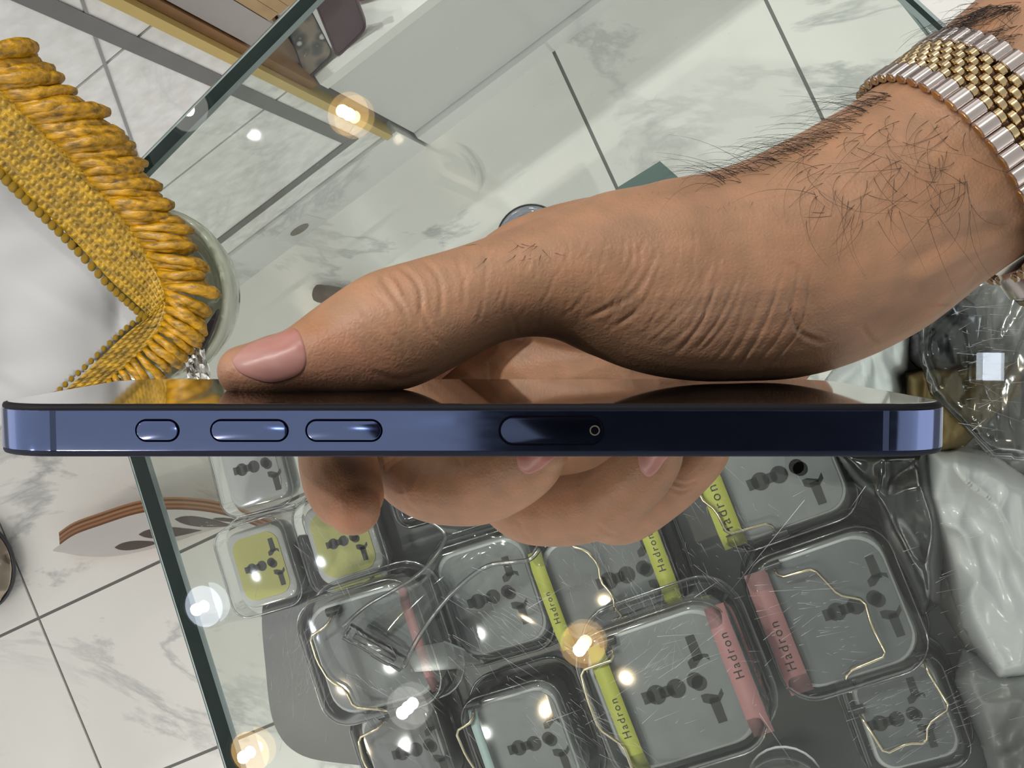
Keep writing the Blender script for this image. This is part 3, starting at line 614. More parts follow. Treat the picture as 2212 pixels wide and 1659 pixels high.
# dark shard and foil lying in the dish
sh = [at(*p, ZG+.034) for p in ((474, 668), (470, 690), (455, 730), (436, 768), (428, 775), (434, 742), (452, 700))]
tag(mk('dark_shard', *prism(None, sh, [p+Vector((0, 0, .002)) for p in sh]), P('shard', (.12, .11, .12), .2, .4), None, False), 'dark pointed shard lying on the onyx dish', 'shard')
rs = random.Random(5); V = []; Fc = []
gx, gy = 9, 9
for i in range(gx):
    for j in range(gy):
        V.append(at(392+i*6+j*2.2+rs.uniform(-2, 2), 745+j*10+rs.uniform(-3, 3), ZG+.0345+rs.uniform(0, .003)))
Fc = [(i*gy+j, (i+1)*gy+j, (i+1)*gy+j+1, i*gy+j+1) for i in range(gx-1) for j in range(gy-1)]
o = mk('foil_scrap', V, Fc, P('foil', (.75, .75, .72), .15, .9), None, False); o.modifiers.new('thick', 'SOLIDIFY').thickness = .0003
tag(o, 'crumpled silver foil scrap on the onyx dish', 'foil')
# cloth: depth (height) field over the left of the dish
def zcl(px, py):
    h = .046+.030*max(0, min(1, (330-px)/450.))+.022*max(0, (500-py)/500.)
    return ZG+h
clothp = [(-420, 60), (-160, 190), (0, 352), (60, 412), (120, 470), (180, 535), (240, 600), (300, 660), (322, 680), (270, 725), (205, 790), (140, 842), (95, 890), (60, 930), (-420, 960)]
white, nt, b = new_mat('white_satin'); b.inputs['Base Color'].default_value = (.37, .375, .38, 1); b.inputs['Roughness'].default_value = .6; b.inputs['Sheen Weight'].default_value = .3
ct = thing('fringed_cloth', at(60, 640, ZG+.034), 'white satin cloth with gold fringed braid at the left edge', 'cloth')
V = []; idx = {}; step = 9
for i, x_ in enumerate(range(-420, 340, step)):
    for j, y_ in enumerate(range(60, 965, step)):
        if not inside((x_, y_), clothp): continue
        f1 = noise.noise(Vector((x_*.006, y_*.009, 2.0))); f2 = math.exp(-((y_-690-(x_-180)*.5)/38)**2)*math.exp(-((x_-200)/170)**2)
        f3 = math.exp(-((x_-258)/22)**2)*math.exp(-((y_-680)/60)**2); f4 = math.exp(-((y_-880-(x_-80)*.5)/30)**2)
        idx[i, j] = len(V); V.append(at(x_, y_, zcl(x_, y_)-.004+.005*f1+.003*f2-.003*f3+.003*f4))
Fc = [(a_, idx[i+1, j], idx[i+1, j+1], idx[i, j+1]) for (i, j), a_ in idx.items() if (i+1, j) in idx and (i, j+1) in idx and (i+1, j+1) in idx]
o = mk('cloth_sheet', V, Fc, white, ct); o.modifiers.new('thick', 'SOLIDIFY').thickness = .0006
sm = o.modifiers.new('soft', 'SMOOTH'); sm.iterations = 4
def yarn(name, col, sc=1.0):
    m, nt, b = new_mat(name); N = nt.nodes; L = nt.links
    tc = N.new('ShaderNodeTexCoord'); nz = N.new('ShaderNodeTexNoise'); nz.inputs['Scale'].default_value = 420*sc; nz.inputs['Detail'].default_value = 4
    mp = N.new('ShaderNodeMapping'); mp.inputs['Scale'].default_value = (.35, 1, 1); mp.inputs['Rotation'].default_value = (0, 0, .5); L.new(tc.outputs['Object'], mp.inputs['Vector']); L.new(mp.outputs['Vector'], nz.inputs['Vector'])
    cr = N.new('ShaderNodeValToRGB'); e = cr.color_ramp.elements; e[0].position = .30; e[0].color = (*[c*.35 for c in col], 1); e[1].position = .70; e[1].color = (*[min(1, c*1.45) for c in col], 1)
    L.new(nz.outputs['Fac'], cr.inputs[0]); L.new(cr.outputs[0], b.inputs['Base Color'])
    bp = N.new('ShaderNodeBump'); bp.inputs['Strength'].default_value = .9; bp.inputs['Distance'].default_value = .0008; L.new(nz.outputs['Fac'], bp.inputs['Height']); L.new(bp.outputs['Normal'], b.inputs['Normal'])
    b.inputs['Roughness'].default_value = .38; b.inputs['Specular IOR Level'].default_value = .5
    return m
GOLD1 = yarn('gold_yarn', (.39, .20, .003)); GOLD2 = yarn('gold_braid', (.36, .215, .008)); GOLD3 = yarn('gold_bead', (.60, .36, .02))
# braid: rows of woven cells between the two edges
edgeA = spline([(-150, 210), (-60, 300), (0, 360), (60, 420), (120, 478), (180, 540), (240, 606), (290, 652), (326, 684)], 8)[:, :2]     # beaded edge
edgeB = spline([(-70, 110), (20, 195), (95, 268), (150, 322), (205, 382), (262, 448), (310, 520), (348, 585), (366, 640)], 8)[:, :2]     # fringe edge
edgeC = spline([(326, 684), (285, 712), (240, 752), (190, 800), (140, 845), (110, 880), (80, 920)], 8)[:, :2]
edgeD = spline([(366, 640), (362, 690), (330, 740), (285, 785), (240, 822), (205, 850), (150, 905)], 8)[:, :2]
LIFT = .004
def bp_(ea, eb, s, v):     # s along 0..1, v across 0..1
    f_ = s*(len(ea)-1); i = min(int(f_), len(ea)-2); q = f_-i
    a_ = ea[i]*(1-q)+ea[i+1]*q; b_ = eb[i]*(1-q)+eb[i+1]*q
    p = a_*(1-v)+b_*v; return p
cell_parts = []; bandV = []
def braid(ea, eb, nl, rows):
    # backing band
    V = []; m_ = 7
    for i in range(nl+1):
        for q in range(m_):
            p = bp_(ea, eb, i/nl, q/(m_-1)); V.append(at(p[0], p[1], zcl(*p)+LIFT-.0014))
    mkp = mk('braid_band', V, [(i*m_+q, i*m_+q+1, (i+1)*m_+q+1, (i+1)*m_+q) for i in range(nl) for q in range(m_-1)], GOLD2, ct)
    mkp.modifiers.new('thick', 'SOLIDIFY').thickness = .001
    for i in range(nl):
        for r_ in range(rows):
            sh_ = .18*r_
            s0 = (i+sh_+.06)/nl; s1 = min(1, (i+sh_+.94)/nl); v0, v1 = (r_+.08)/rows, (r_+.92)/rows
            if s0 >= 1: continue
            qs = [bp_(ea, eb, s_, v_) for s_, v_ in ((s0, v0), (s1, v0), (s1, v1), (s0, v1))]
            lo_ = [at(p[0], p[1], zcl(*p)+LIFT-.001) for p in qs]; cen = sum(lo_, Vector())/4
            hi_ = [cen+(p-cen)*.62+Vector((0, 0, .0013)) for p in lo_]
            cell_parts.append((lo_+hi_, [(4, 5, 6, 7), (0, 1, 5, 4), (1, 2, 6, 5), (2, 3, 7, 6), (3, 0, 4, 7)]))
    return mkp
braid(edgeA, edgeB, 46, 7); band2 = braid(edgeC, edgeD, 26, 5)
V, Fc = merge(cell_parts); o = mk('woven_cells', V, Fc, GOLD2, ct); tag(o, kind='stuff')
bead_me = None
for ea, nb in ((edgeA, 34), (edgeC, 22)):
    for i in range(nb):
        f_ = i/nb*(len(ea)-1); k_ = int(f_); p = ea[k_]*(1-(f_-k_))+ea[min(k_+1, len(ea)-1)]*(f_-k_)
        c_ = at(p[0]-7, p[1]+(8 if ea is edgeA else -7), zcl(*p)+LIFT-.0008)
        if bead_me is None:
            bm = bmesh.new(); bmesh.ops.create_icosphere(bm, subdivisions=2, radius=1); bead_me = bpy.data.meshes.new('braid_bead'); bm.to_mesh(bead_me); bm.free()
        o = link('braid_bead', bead_me, GOLD3, ct); s_ = .0017 if ea is edgeA else .0013
        if ea is edgeA: s_ *= 1.55-.65*i/nb
        o.scale = (s_, s_*1.15, s_*.9); o.location = c_-ct.location
# fringe: plump twisted loops of yarn
rs = random.Random(11)
def strand(root, tip, r, lift, sag):
    a_, b_ = np.array(root), np.array(tip); P_ = []; R2 = []
    d_ = (b_-a_); pr = np.array([-d_[1], d_[0]])/np.hypot(*d_)
    wob = rs.uniform(-1, 1)
    for k in range(9):
        s_ = k/8; p = a_+d_*s_+pr*(sag*math.sin(math.pi*s_)+wob*3*math.sin(2*math.pi*s_))
        P_.append(at(p[0], p[1], zcl(*p)+lift+.003*math.sin(math.pi*s_)-.006*s_**2))
        R2.append(r*(.62+.50*s_**.7)*(1+.08*math.sin(s_*17+wob*3)) if k < 8 else r*.55)
    V, Fc = tube(P_, R2, 8); mk('fringe_strand', V, Fc, GOLD1, ct)
NS = 50
for i in range(NS):
    s_ = i/(NS-1); p = bp_(edgeA, edgeB, s_, .93)
    ln = (165-55*s_)*rs.uniform(.82, 1.08); ang = math.radians(-4+17*s_+rs.uniform(-6, 6))
    if s_ > .93: ang += (s_-.93)*7
    tip = (p[0]+ln*math.cos(ang), p[1]+ln*math.sin(ang)-6)
    strand((p[0], p[1]), tip, (.0034-.0012*s_)*rs.uniform(.85, 1.2), LIFT+rs.choice((0, .0022)), rs.uniform(-7, 3))
NS = 18
for i in range(NS):
    s_ = i/(NS-1); p = bp_(edgeC, edgeD, s_*.80, .93); ln = (95-25*s_)*rs.uniform(.85, 1.1); ang = math.radians(18+50*min(1, s_*1.3)+rs.uniform(-6, 6))-.6*max(0, s_-.6)
    strand((p[0], p[1]), (p[0]+ln*math.cos(ang), p[1]+ln*math.sin(ang)), (.0026-.0008*s_)*rs.uniform(.85, 1.15), LIFT+rs.choice((0, .0018)), rs.uniform(-6, 3))
# ------------------------------------------------------------------ the phone held edge-on
PD, SX, SY = 170.0, -.0275, .058          # near edge depth (mm), drift of the far edge per mm of depth
PXL, PXR, PT, TH, PW = -79.5, 67.6, -3.0, 7.95, 70.6
KX = .002                                   # tiny roll
def ph(x, t, y):
    """phone-local (mm): x along the edge, t into depth, y up towards the screen (0 = screen face)"""
    X = x+SX*t; Y = PT+y+SY*t+KX*(x+6)*.0; D = PD+t-SY*(y)
    return CAMP+ROT @ (Vector((X, Y, -D))/1000)
pc = (PXL+PXR)/2; PL = PXR-PXL
phone = thing('smartphone', ph(pc, PW/2, -TH), 'blue smartphone held edge-on, screen side up', 'smartphone')
def outline(ins, seg=10, rad=10.5):
    return [(pc+x_, PW/2+y_) for x_, y_ in rrect(PL-2*ins, PW-2*ins, rad-ins, seg)]
def pring(ins, y): return [ph(x_, t_, y) for x_, t_ in outline(ins)]
blue, nt, b = new_mat('blue_titanium'); b.inputs['Base Color'].default_value = (.17, .22, .42, 1); b.inputs['Metallic'].default_value = 1.0; b.inputs['Roughness'].default_value = .36
tc = nt.nodes.new('ShaderNodeTexCoord'); nz = nt.nodes.new('ShaderNodeTexNoise'); nz.inputs['Scale'].default_value = 900; mp = nt.nodes.new('ShaderNodeMapping'); mp.inputs['Scale'].default_value = (.15, 1, 1)
nt.links.new(tc.outputs['Object'], mp.inputs['Vector']); nt.links.new(mp.outputs['Vector'], nz.inputs['Vector'])
rr_ = nt.nodes.new('ShaderNodeMapRange'); rr_.inputs[3].default_value = .08; rr_.inputs[4].default_value = .17; nt.links.new(nz.outputs['Fac'], rr_.inputs[0]); nt.links.new(rr_.outputs[0], b.inputs['Roughness'])
mk('frame', *loft([pring(.16, -TH+.9), pring(.03, -TH+1.0), pring(0, -TH+1.2), pring(0, -1.2), pring(.03, -1.0), pring(.16, -.9)], True, False, False), blue, phone, True, 30)
scr_m = P('screen_glass', (.004, .004, .005), .02, spec=.9, coat=1.0); bez = P('screen_bezel', (.006, .006, .008), .55, spec=.12)
mk('screen_bezel', *loft([pring(.16, -.92), pring(.10, -.6), pring(.30, -.2), pring(.9, -.01)], True, False, False), bez, phone)
mk('screen', *loft([pring(.9, -.012), pring(1.4, 0)], True, False, True), scr_m, phone, False)
mk('back_glass', *loft([pring(1.6, -TH), pring(.9, -TH+.03), pring(.30, -TH+.2), pring(.10, -TH+.6), pring(.16, -TH+.92)], True, True, False), P('back_glass', (.008, .010, .02), .5, spec=.15), phone)
def pill(x0, x1, yc, hw, t0, t1, ins=0.0):
    r_ = hw; pts = []
    for k in range(17): a = -math.pi/2+math.pi*k/16; pts.append((x1-r_+r_*math.cos(a), yc+r_*math.sin(a)))
    for k in range(17): a = math.pi/2+math.pi*k/16; pts.append((x0+r_+r_*math.cos(a), yc+r_*math.sin(a)))
    return pts
def pillmesh(x0, x1, yc, hw, tb, tf, bev):
    c_ = ((x0+x1)/2, yc)
    def rg(s_, t_): return [ph(c_[0]+(x_-c_[0])*(1-s_/((x1-x0)/2)), t_, yc+(y_-yc)*(1-s_/hw)) for x_, y_ in pill(x0, x1, yc, hw, 0, 0)]
    return loft([rg(0, tb), rg(0, tf+bev), rg(bev*.4, tf+bev*.3), rg(bev*1.2, tf)], True, False, True)
def xmm(px): return (px-CX)/F*PD
gap = P('button_gap', (.002, .002, .004), .8, spec=0)
YC = (CY-930)/F*PD-PT
def button(name, px0, px1, hw, proud, mat=blue, label=None):
    x0, x1 = xmm(px0), xmm(px1)
    o = mk(name, *pillmesh(x0, x1, YC, hw, .6, -proud, .07), mat, phone, True, 30)
    if label: o['label'] = label
    # shadow gap: thin dark ring lying flush around the button
    g1 = [ph(x_, -.01, y_) for x_, y_ in pill(x0-.30, x1+.30, YC, hw+.30, 0, 0)]; g2 = [ph(x_, -.012, y_) for x_, y_ in pill(x0, x1, YC, hw, 0, 0)]
    mk('button_gap', *loft([g1, g2], True, False, False), gap, phone, False)
    return o
button('action_button', 295, 383, 1.42, .28); button('volume_button', 457, 619, 1.42, .30); button('volume_button', 663, 822, 1.42, .30)
st = button('sim_tray', 1081, 1302, 1.95, .0, P('sim_tray', (.10, .13, .24), .14, 1.0))
hx = xmm(1285)
mk('eject_hole', *loft([[ph(hx+.78*k_*math.cos(a), -.06*z_, YC+.78*k_*math.sin(a)) for a in [q*math.pi/10 for q in range(20)]] for k_, z_ in ((1.0, .5), (.75, .5))], True, False, False), P('hole_rim', (.25, .22, .18), .3, .8), st, False)
mk('eject_pit', [ph(hx+.6*math.cos(a), -.02, YC+.6*math.sin(a)) for a in [q*math.pi/10 for q in range(20)]], [tuple(range(20))], gap, st, False)
for px_ in (113, 1915):
    x0 = xmm(px_)
    mk('antenna_band', *loft([[ph(x0-.45, -.006, -1.0), ph(x0+.45, -.006, -1.0)], [ph(x0-.45, -.006, -TH+1.0), ph(x0+.45, -.006, -TH+1.0)]], False, False, False), P('antenna_plastic', (.03, .04, .075), .7, spec=.05), phone, False)
# ------------------------------------------------------------------ the photographer's own phone, unseen, enlarged to darken the held phone's frame
pt = thing('shade_slab', CAMP+ROT @ Vector((0, 0, .012)), 'unseen black camera phone, oversized to darken the held phone', 'shade_slab')
def cb(x0, x1, y0, y1, z0, z1, r=8):
    w_, h_ = (x1-x0), (y1-y0)
    return loft([[CAMP+ROT @ (Vector(((x0+x1)/2+x_, (y0+y1)/2+y_, z_))/1000) for x_, y_ in rrect(w_-2*i_, h_-2*i_, r-i_)] for i_, z_ in ((1, z0), (0, z0+1), (0, z1-1), (1, z1))], True, True, True)
mk('slab_body', *cb(-12, 146, -125, 45, 6, 14), P('slab_black', (.012, .012, .014), .4), pt, True, 30)
# ------------------------------------------------------------------ the hand and forearm
CZ = ROT @ Vector((0, 0, -1))               # into the picture
def sweep(secs, sub=5, n=20, cap_round=True):
    """secs: px, py, depth mm, half width px (across, in the picture), half depth mm"""
    S = spline([(a, b, d, w, h) for a, b, d, w, h in secs], sub); rings = []
    C = [hp(s[0], s[1], s[2]) for s in S]
    for i, s in enumerate(S):
        t_ = (C[min(i+1, len(C)-1)]-C[max(i-1, 0)]).normalized()
        u = CZ.cross(t_)
        if u.length < 1e-4: u = Vector((0, 1, 0))
        u.normalize(); v = t_.cross(u).normalized()
        ru = s[3]*s[2]/F/1000; rv = s[4]/1000
        rings.append([C[i]+u*(ru*math.cos(a))+v*(rv*math.sin(a)) for a in [2*math.pi*k/n for k in range(n)]])
    def dome(ring, c, d_, r_):
        out = []
        for k in (.35, .65, .88):
            out.append([c+(p-c)*math.sqrt(1-k*k)+d_*r_*k for p in ring])
        return out
    d0 = (C[0]-C[1]).normalized(); d1 = (C[-1]-C[-2]).normalized()
    r0 = min(S[0][3]*S[0][2]/F/1000, S[0][4]/1000); r1 = min(S[-1][3]*S[-1][2]/F/1000, S[-1][4]/1000)
    rings = list(reversed(dome(rings[0], C[0], d0, r0)))+rings+dome(rings[-1], C[-1], d1, r1)
    return loft(rings, True, True, True)
def chain(pts, sub=4, n=16):
    """pts: px, py, depth mm, radius mm -> round tapered finger"""
    return sweep([(a, b, d, r*F/d, r) for a, b, d, r in pts], sub, n)
SEC = [(528, 801, 203, 57, 8.0), (558, 798, 203, 63, 9.0), (595, 792, 203, 70, 9.6), (645, 782, 203, 76, 9.8), (735, 752, 203, 107, 10.3), (838, 716, 204, 132, 11.2), (940, 676, 207, 124, 10.8),
       (1065, 627, 211, 113, 10.5), (1180, 600, 215, 132, 12.5), (1300, 596, 219, 178, 15), (1425, 603, 222, 212, 17), (1560, 598, 226, 228, 19), (1700, 572, 231, 246, 22),
       (1835, 512, 236, 250, 25), (1962, 428, 242, 240, 27), (2065, 356, 243, 242, 28), (2195, 262, 244, 256, 29), (2330, 165, 245, 275, 30), (2480, 60, 246, 290, 31), (2900, -240, 250, 340, 36), (3350, -560, 256, 380, 41)]
pieces = [sweep(SEC, 6, 28)]
# palm and back of the hand
pieces.append(sweep([(1860, 560, 250, 170, 20), (1700, 610, 255, 175, 22), (1540, 640, 262, 165, 24), (1380, 640, 270, 150, 25), (1250, 640, 276, 130, 24), (1170, 640, 280, 105, 20)], 4, 20))
pieces.append(chain([(1760, 560, 240, 14), (1500, 545, 250, 13), (1300, 528, 258, 11.2), (1150, 560, 264, 10.3), (1060, 620, 268, 9.8), (930, 730, 272, 9.4), (800, 840, 273, 9.2), (738, 905, 268, 9.0), (728, 975, 258, 8.9), (738, 1035, 248, 8.6), (754, 1075, 240, 7.6), (763, 1096, 237, 5.9)]))
pieces.append(chain([(1650, 740, 262, 13), (1450, 770, 268, 13), (1280, 775, 275, 12), (1150, 790, 282, 11)]))
pieces.append(chain([(1190, 960, 285, 9), (1270, 985, 283, 9), (1350, 960, 285, 9)]))
pieces.append(chain([(1700, 640, 275, 12), (1300, 640, 284, 11), (1180, 690, 288, 10.5), (1000, 830, 288, 9.8), (890, 940, 281, 9.6), (884, 1008, 270, 9.2), (935, 1046, 258, 8.8), (1020, 1055, 249, 8.3), (1090, 1032, 243, 7.8), (1150, 1000, 238, 6.6), (1180, 975, 235, 4.8)]))
pieces.append(chain([(1700, 680, 295, 12), (1380, 690, 300, 11), (1250, 770, 300, 10.3), (1120, 930, 296, 9.6), (1095, 1040, 284, 9.0), (1140, 1096, 270, 8.6), (1225, 1103, 260, 8.2), (1310, 1082, 252, 7.9), (1370, 1040, 247, 7.2), (1415, 995, 243, 6.0), (1435, 965, 240, 4.5)]))
pieces.append(chain([(1720, 700, 305, 11), (1520, 720, 312, 9.8), (1400, 850, 312, 8.8), (1310, 1020, 305, 8.2), (1305, 1098, 295, 7.7), (1345, 1114, 286, 7.3), (1410, 1078, 277, 7.0), (1470, 1030, 270, 6.5), (1520, 985, 264, 5.6), (1545, 955, 260, 4.4)]))
V, Fc = merge(pieces)
me = bpy.data.meshes.new('hand_raw'); me.from_pydata([tuple(v) for v in V], [], Fc); me.update()
bm = bmesh.new(); bm.from_mesh(me); bmesh.ops.recalc_face_normals(bm, faces=bm.faces); bmesh.ops.triangulate(bm, faces=bm.faces); bm.to_mesh(me); bm.free()
tmp = bpy.data.objects.new('hand_raw', me); COL.objects.link(tmp)
rm = tmp.modifiers.new('r', 'REMESH'); rm.mode = 'VOXEL'; rm.voxel_size = .00055; rm.adaptivity = 0
s1 = tmp.modifiers.new('s', 'SMOOTH'); s1.factor = .5; s1.iterations = 14
hm = bpy.data.meshes.new_from_object(tmp.evaluated_get(bpy.context.evaluated_depsgraph_get()))
bpy.data.objects.remove(tmp)
n = len(hm.vertices); co = np.empty(n*3); hm.vertices.foreach_get('co', co); co = co.reshape(-1, 3)
no = np.empty(n*3); hm.vertices.foreach_get('normal', no); no = no.reshape(-1, 3)
px, py, pd = proj(co); facing = (no @ np.array(-CZ))
front = np.clip(facing*2.5, 0, 1)
# skin folds
def sstep(x): x = np.clip(x, 0, 1); return x*x*(3-2*x)
disp = np.zeros(n)
def groove(pts, w, depth, dmax=260, ridge=.45):
    global disp
    pts = spline(pts, 5)[:, :2]; dm = np.full(n, 1e9); al = np.zeros(n)
    lo = pts.min(0)-40; hi = pts.max(0)+40
    m = (px > lo[0]) & (px < hi[0]) & (py > lo[1]) & (py < hi[1]) & (pd < dmax/1000) & (facing > -.1)
    if not m.any(): return
    q = np.stack([px[m], py[m]], 1); dd = np.full(len(q), 1e9); aa = np.zeros(len(q)); N_ = len(pts)-1
    for i in range(N_):
        a, b = pts[i], pts[i+1]; e = b-a; L2 = (e*e).sum()+1e-9
        t = np.clip(((q-a)*e).sum(1)/L2, 0, 1); d = np.hypot(*(q-a-e*t[:, None]).T)
        k = d < dd; dd[k] = d[k]; aa[k] = ((i+t)/N_)[k]
    env = np.clip(np.minimum(aa, 1-aa)*5, 0.0, 1)
    disp[m] += depth*env*(-np.exp(-(dd/w)**2)+ridge*np.exp(-((dd-2.1*w)/(1.2*w))**2))*front[m]
r3 = random.Random(21)
for i in range(17):         # fan of folds over the ball of the thumb
    s = (i+r3.uniform(-.35, .35))/16; s = min(1, max(0, s)); u0 = r3.uniform(0, .35)
    x0, y0 = 1430+320*s, 525+30*s; x1, y1 = 1255+395*s, 690+122*s**.8
    x0, y0 = x0+(x1-x0)*u0, y0+(y1-y0)*u0
    xm, ym = (x0+x1)/2+24*(1-u0), (y0+y1)/2+16*(1-u0)
    j = lambda k: r3.uniform(-k, k)
    groove([(x0+j(12), y0+j(18)), (xm+j(9), ym+j(10)), (x1+j(14), y1+j(12))], r3.uniform(3.2, 5.5), r3.uniform(.00010, .00026), ridge=.3)
for i in range(60):         # short fine lines, thumb base
    x0, y0 = r3.uniform(1000, 1560), r3.uniform(470, 680); a = math.radians(r3.gauss(75, 14)); l = r3.uniform(35, 90)
    groove([(x0, y0), (x0-l*.5*math.cos(a)+4, y0+l*.5*math.sin(a)), (x0-l*math.cos(a), y0+l*math.sin(a))], 3.6, r3.uniform(.00006, .00014))
for pts, w, d in (([(822, 590), (834, 617), (866, 660), (884, 695)], 5, .00028), ([(856, 572), (891, 599), (909, 635), (905, 690)], 5, .0003), ([(908, 556), (942, 592), (953, 632), (950, 690)], 5, .0002),
                  ([(768, 650), (790, 678), (826, 707), (866, 740), (882, 772)], 5, .0002), ([(905, 650), (920, 690), (932, 720), (958, 748)], 5, .00022), ([(800, 630), (830, 655), (850, 690)], 4, .00015),
                  ([(760, 690), (800, 730), (850, 775)], 5, .00014), ([(985, 545), (1000, 600), (1002, 660)], 5, .00013), ([(1040, 520), (1050, 580), (1045, 640)], 5, .0001),
                  ([(845, 600), (858, 625), (868, 640)], 5, -.0003), ([(800, 800), (860, 820), (930, 800)], 6, .00015),
                  ([(1700, 640), (1712, 680), (1730, 720), (1790, 745)], 5, .00028), ([(1690, 560), (1735, 600), (1760, 680)], 8, .0002), ([(1860, 700), (1880, 730), (1900, 745)], 5, .0003), ([(2212, 500), (2060, 560), (1960, 620)], 26, -.0007), ([(2212, 470), (2060, 525), (1950, 580)], 16, .0005)):
    groove(pts, w, d)
for pts in ([(868, 1050), (880, 1085), (905, 1110)], [(985, 985), (995, 1005), (986, 1020)], [(1118, 1120), (1132, 1150), (1150, 1170)], [(1245, 1000), (1255, 1030), (1248, 1050)], [(1440, 1050), (1470, 1062), (1500, 1050)], [(1450, 1040), (1480, 1048), (1512, 1036)], [(1290, 1130), (1310, 1150), (1340, 1160)]):
    groove(pts, 4, .0002, 330)
nzv = np.array([noise.noise(Vector(c)*90) for c in co]); nz2 = np.array([noise.noise(Vector(c)*260+Vector((5, 5, 5))) for c in co])
disp += .00022*nzv+.00002*nz2
co2 = co+no*disp[:, None]
hm.vertices.foreach_set('co', co2.ravel()); hm.update()
# skin colour: redder knuckles and nail folds, paler palm folds; wrist shadow painted in
colr = np.tile(np.array([.285, .153, .086]), (n, 1))
def blot(cx, cy, rx, ry, col, k, dmax=.40):
    w_ = np.exp(-((px-cx)/rx)**2-((py-cy)/ry)**2)*k*(pd < dmax)
    colr[:] = colr*(1-w_[:, None])+np.array(col)*w_[:, None]
blot(690, 720, 45, 34, (.27, .105, .03), .75); blot(740, 740, 45, 30, (.40, .165, .10), .5); blot(720, 810, 140, 60, (.39, .185, .12), .6); blot(530, 800, 60, 60, (.38, .18, .12), .5)
blot(1550, 700, 180, 110, (.38, .22, .145), .55); blot(1000, 640, 200, 120, (.37, .20, .117), .6); blot(760, 1090, 80, 70, (.34, .145, .08), .6, .5); blot(1150, 1100, 250, 80, (.38, .20, .115), .6, .5)
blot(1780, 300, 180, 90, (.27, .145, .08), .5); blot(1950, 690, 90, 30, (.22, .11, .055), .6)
colr *= (1+.16*nzv+.10*nz2)[:, None]; colr[:, 0] *= 1+.06*nz2
ca = hm.color_attributes.new('tone', 'FLOAT_COLOR', 'POINT'); ca.data.foreach_set('color', np.concatenate([colr, np.ones((n, 1))], 1).ravel())
skin, nt, b = new_mat('skin'); N = nt.nodes; L = nt.links; M['skin'] = skin
g = N.new('ShaderNodeVertexColor'); g.layer_name = 'tone'; tc = N.new('ShaderNodeTexCoord')
n1 = N.new('ShaderNodeTexNoise'); n1.inputs['Scale'].default_value = 700; n1.inputs['Detail'].default_value = 5; L.new(tc.outputs['Object'], n1.inputs['Vector'])
vo = N.new('ShaderNodeTexVoronoi'); vo.inputs['Scale'].default_value = 1100; vo.feature = 'DISTANCE_TO_EDGE'; L.new(tc.outputs['Object'], vo.inputs['Vector'])
ad = N.new('ShaderNodeMath'); ad.operation = 'MULTIPLY_ADD'; ad.inputs[1].default_value = .8; L.new(vo.outputs['Distance'], ad.inputs[0]); L.new(n1.outputs['Fac'], ad.inputs[2])
bp = N.new('ShaderNodeBump'); bp.inputs['Strength'].default_value = .3; bp.inputs['Distance'].default_value = .0004; L.new(ad.outputs[0], bp.inputs['Height']); L.new(bp.outputs['Normal'], b.inputs['Normal'])
L.new(g.outputs['Color'], b.inputs['Base Color']); b.inputs['Roughness'].default_value = .48; b.inputs['Specular IOR Level'].default_value = .35
b.inputs['Subsurface Weight'].default_value = .18; b.inputs['Subsurface Radius'].default_value = (.0035, .0012, .0006); b.inputs['Subsurface Scale'].default_value = 1.0
base = hp(1600, 600, 235)
per = thing('person', base, 'bare hand and hairy forearm gripping the blue phone, gold bracelet watch on wrist', 'person')
hand = bpy.data.objects.new('hand', hm); COL.objects.link(hand); hm.transform(Matrix.Translation(-base)); hand.parent = per
hm.materials.clear(); hm.materials.append(skin); hm.polygons.foreach_set('use_smooth', [True]*len(hm.polygons))
bvh = BVHTree.FromPolygons([Vector(c) for c in co2], [tuple(p.vertices) for p in hm.polygons])
def hit(px_, py_):
    d_ = ray(px_, py_).normalized(); h_ = bvh.ray_cast(CAMP, d_)
    return (h_[0], h_[1]) if h_[0] is not None else None
# fingernails: curved plates bedded in the fingertips
nailm, nt, b = new_mat('fingernail'); b.inputs['Specular IOR Level'].default_value = .25; b.inputs['Base Color'].default_value = (.47, .26, .23, 1); b.inputs['Roughness'].default_value = .30; b.inputs['Subsurface Weight'].default_value = .15; b.inputs['Subsurface Radius'].default_value = (.003, .0015, .001)
nz = nt.nodes.new('ShaderNodeTexNoise'); nz.inputs['Scale'].default_value = 120; tc = nt.nodes.new('ShaderNodeTexCoord'); mp = nt.nodes.new('ShaderNodeMapping'); mp.inputs['Scale'].default_value = (.3, 1.6, 1); mp.inputs['Rotation'].default_value = (0, 0, .25)
nt.links.new(tc.outputs['Object'], mp.inputs['Vector']); nt.links.new(mp.outputs['Vector'], nz.inputs['Vector']); cr = nt.nodes.new('ShaderNodeValToRGB')
cr.color_ramp.elements[0].color = (.33, .125, .10, 1); cr.color_ramp.elements[1].color = (.38, .20, .175, 1); cr.color_ramp.elements[0].position = .35; cr.color_ramp.elements[1].position = .65
nt.links.new(nz.outputs['Fac'], cr.inputs[0]); nt.links.new(cr.outputs[0], b.inputs['Base Color'])
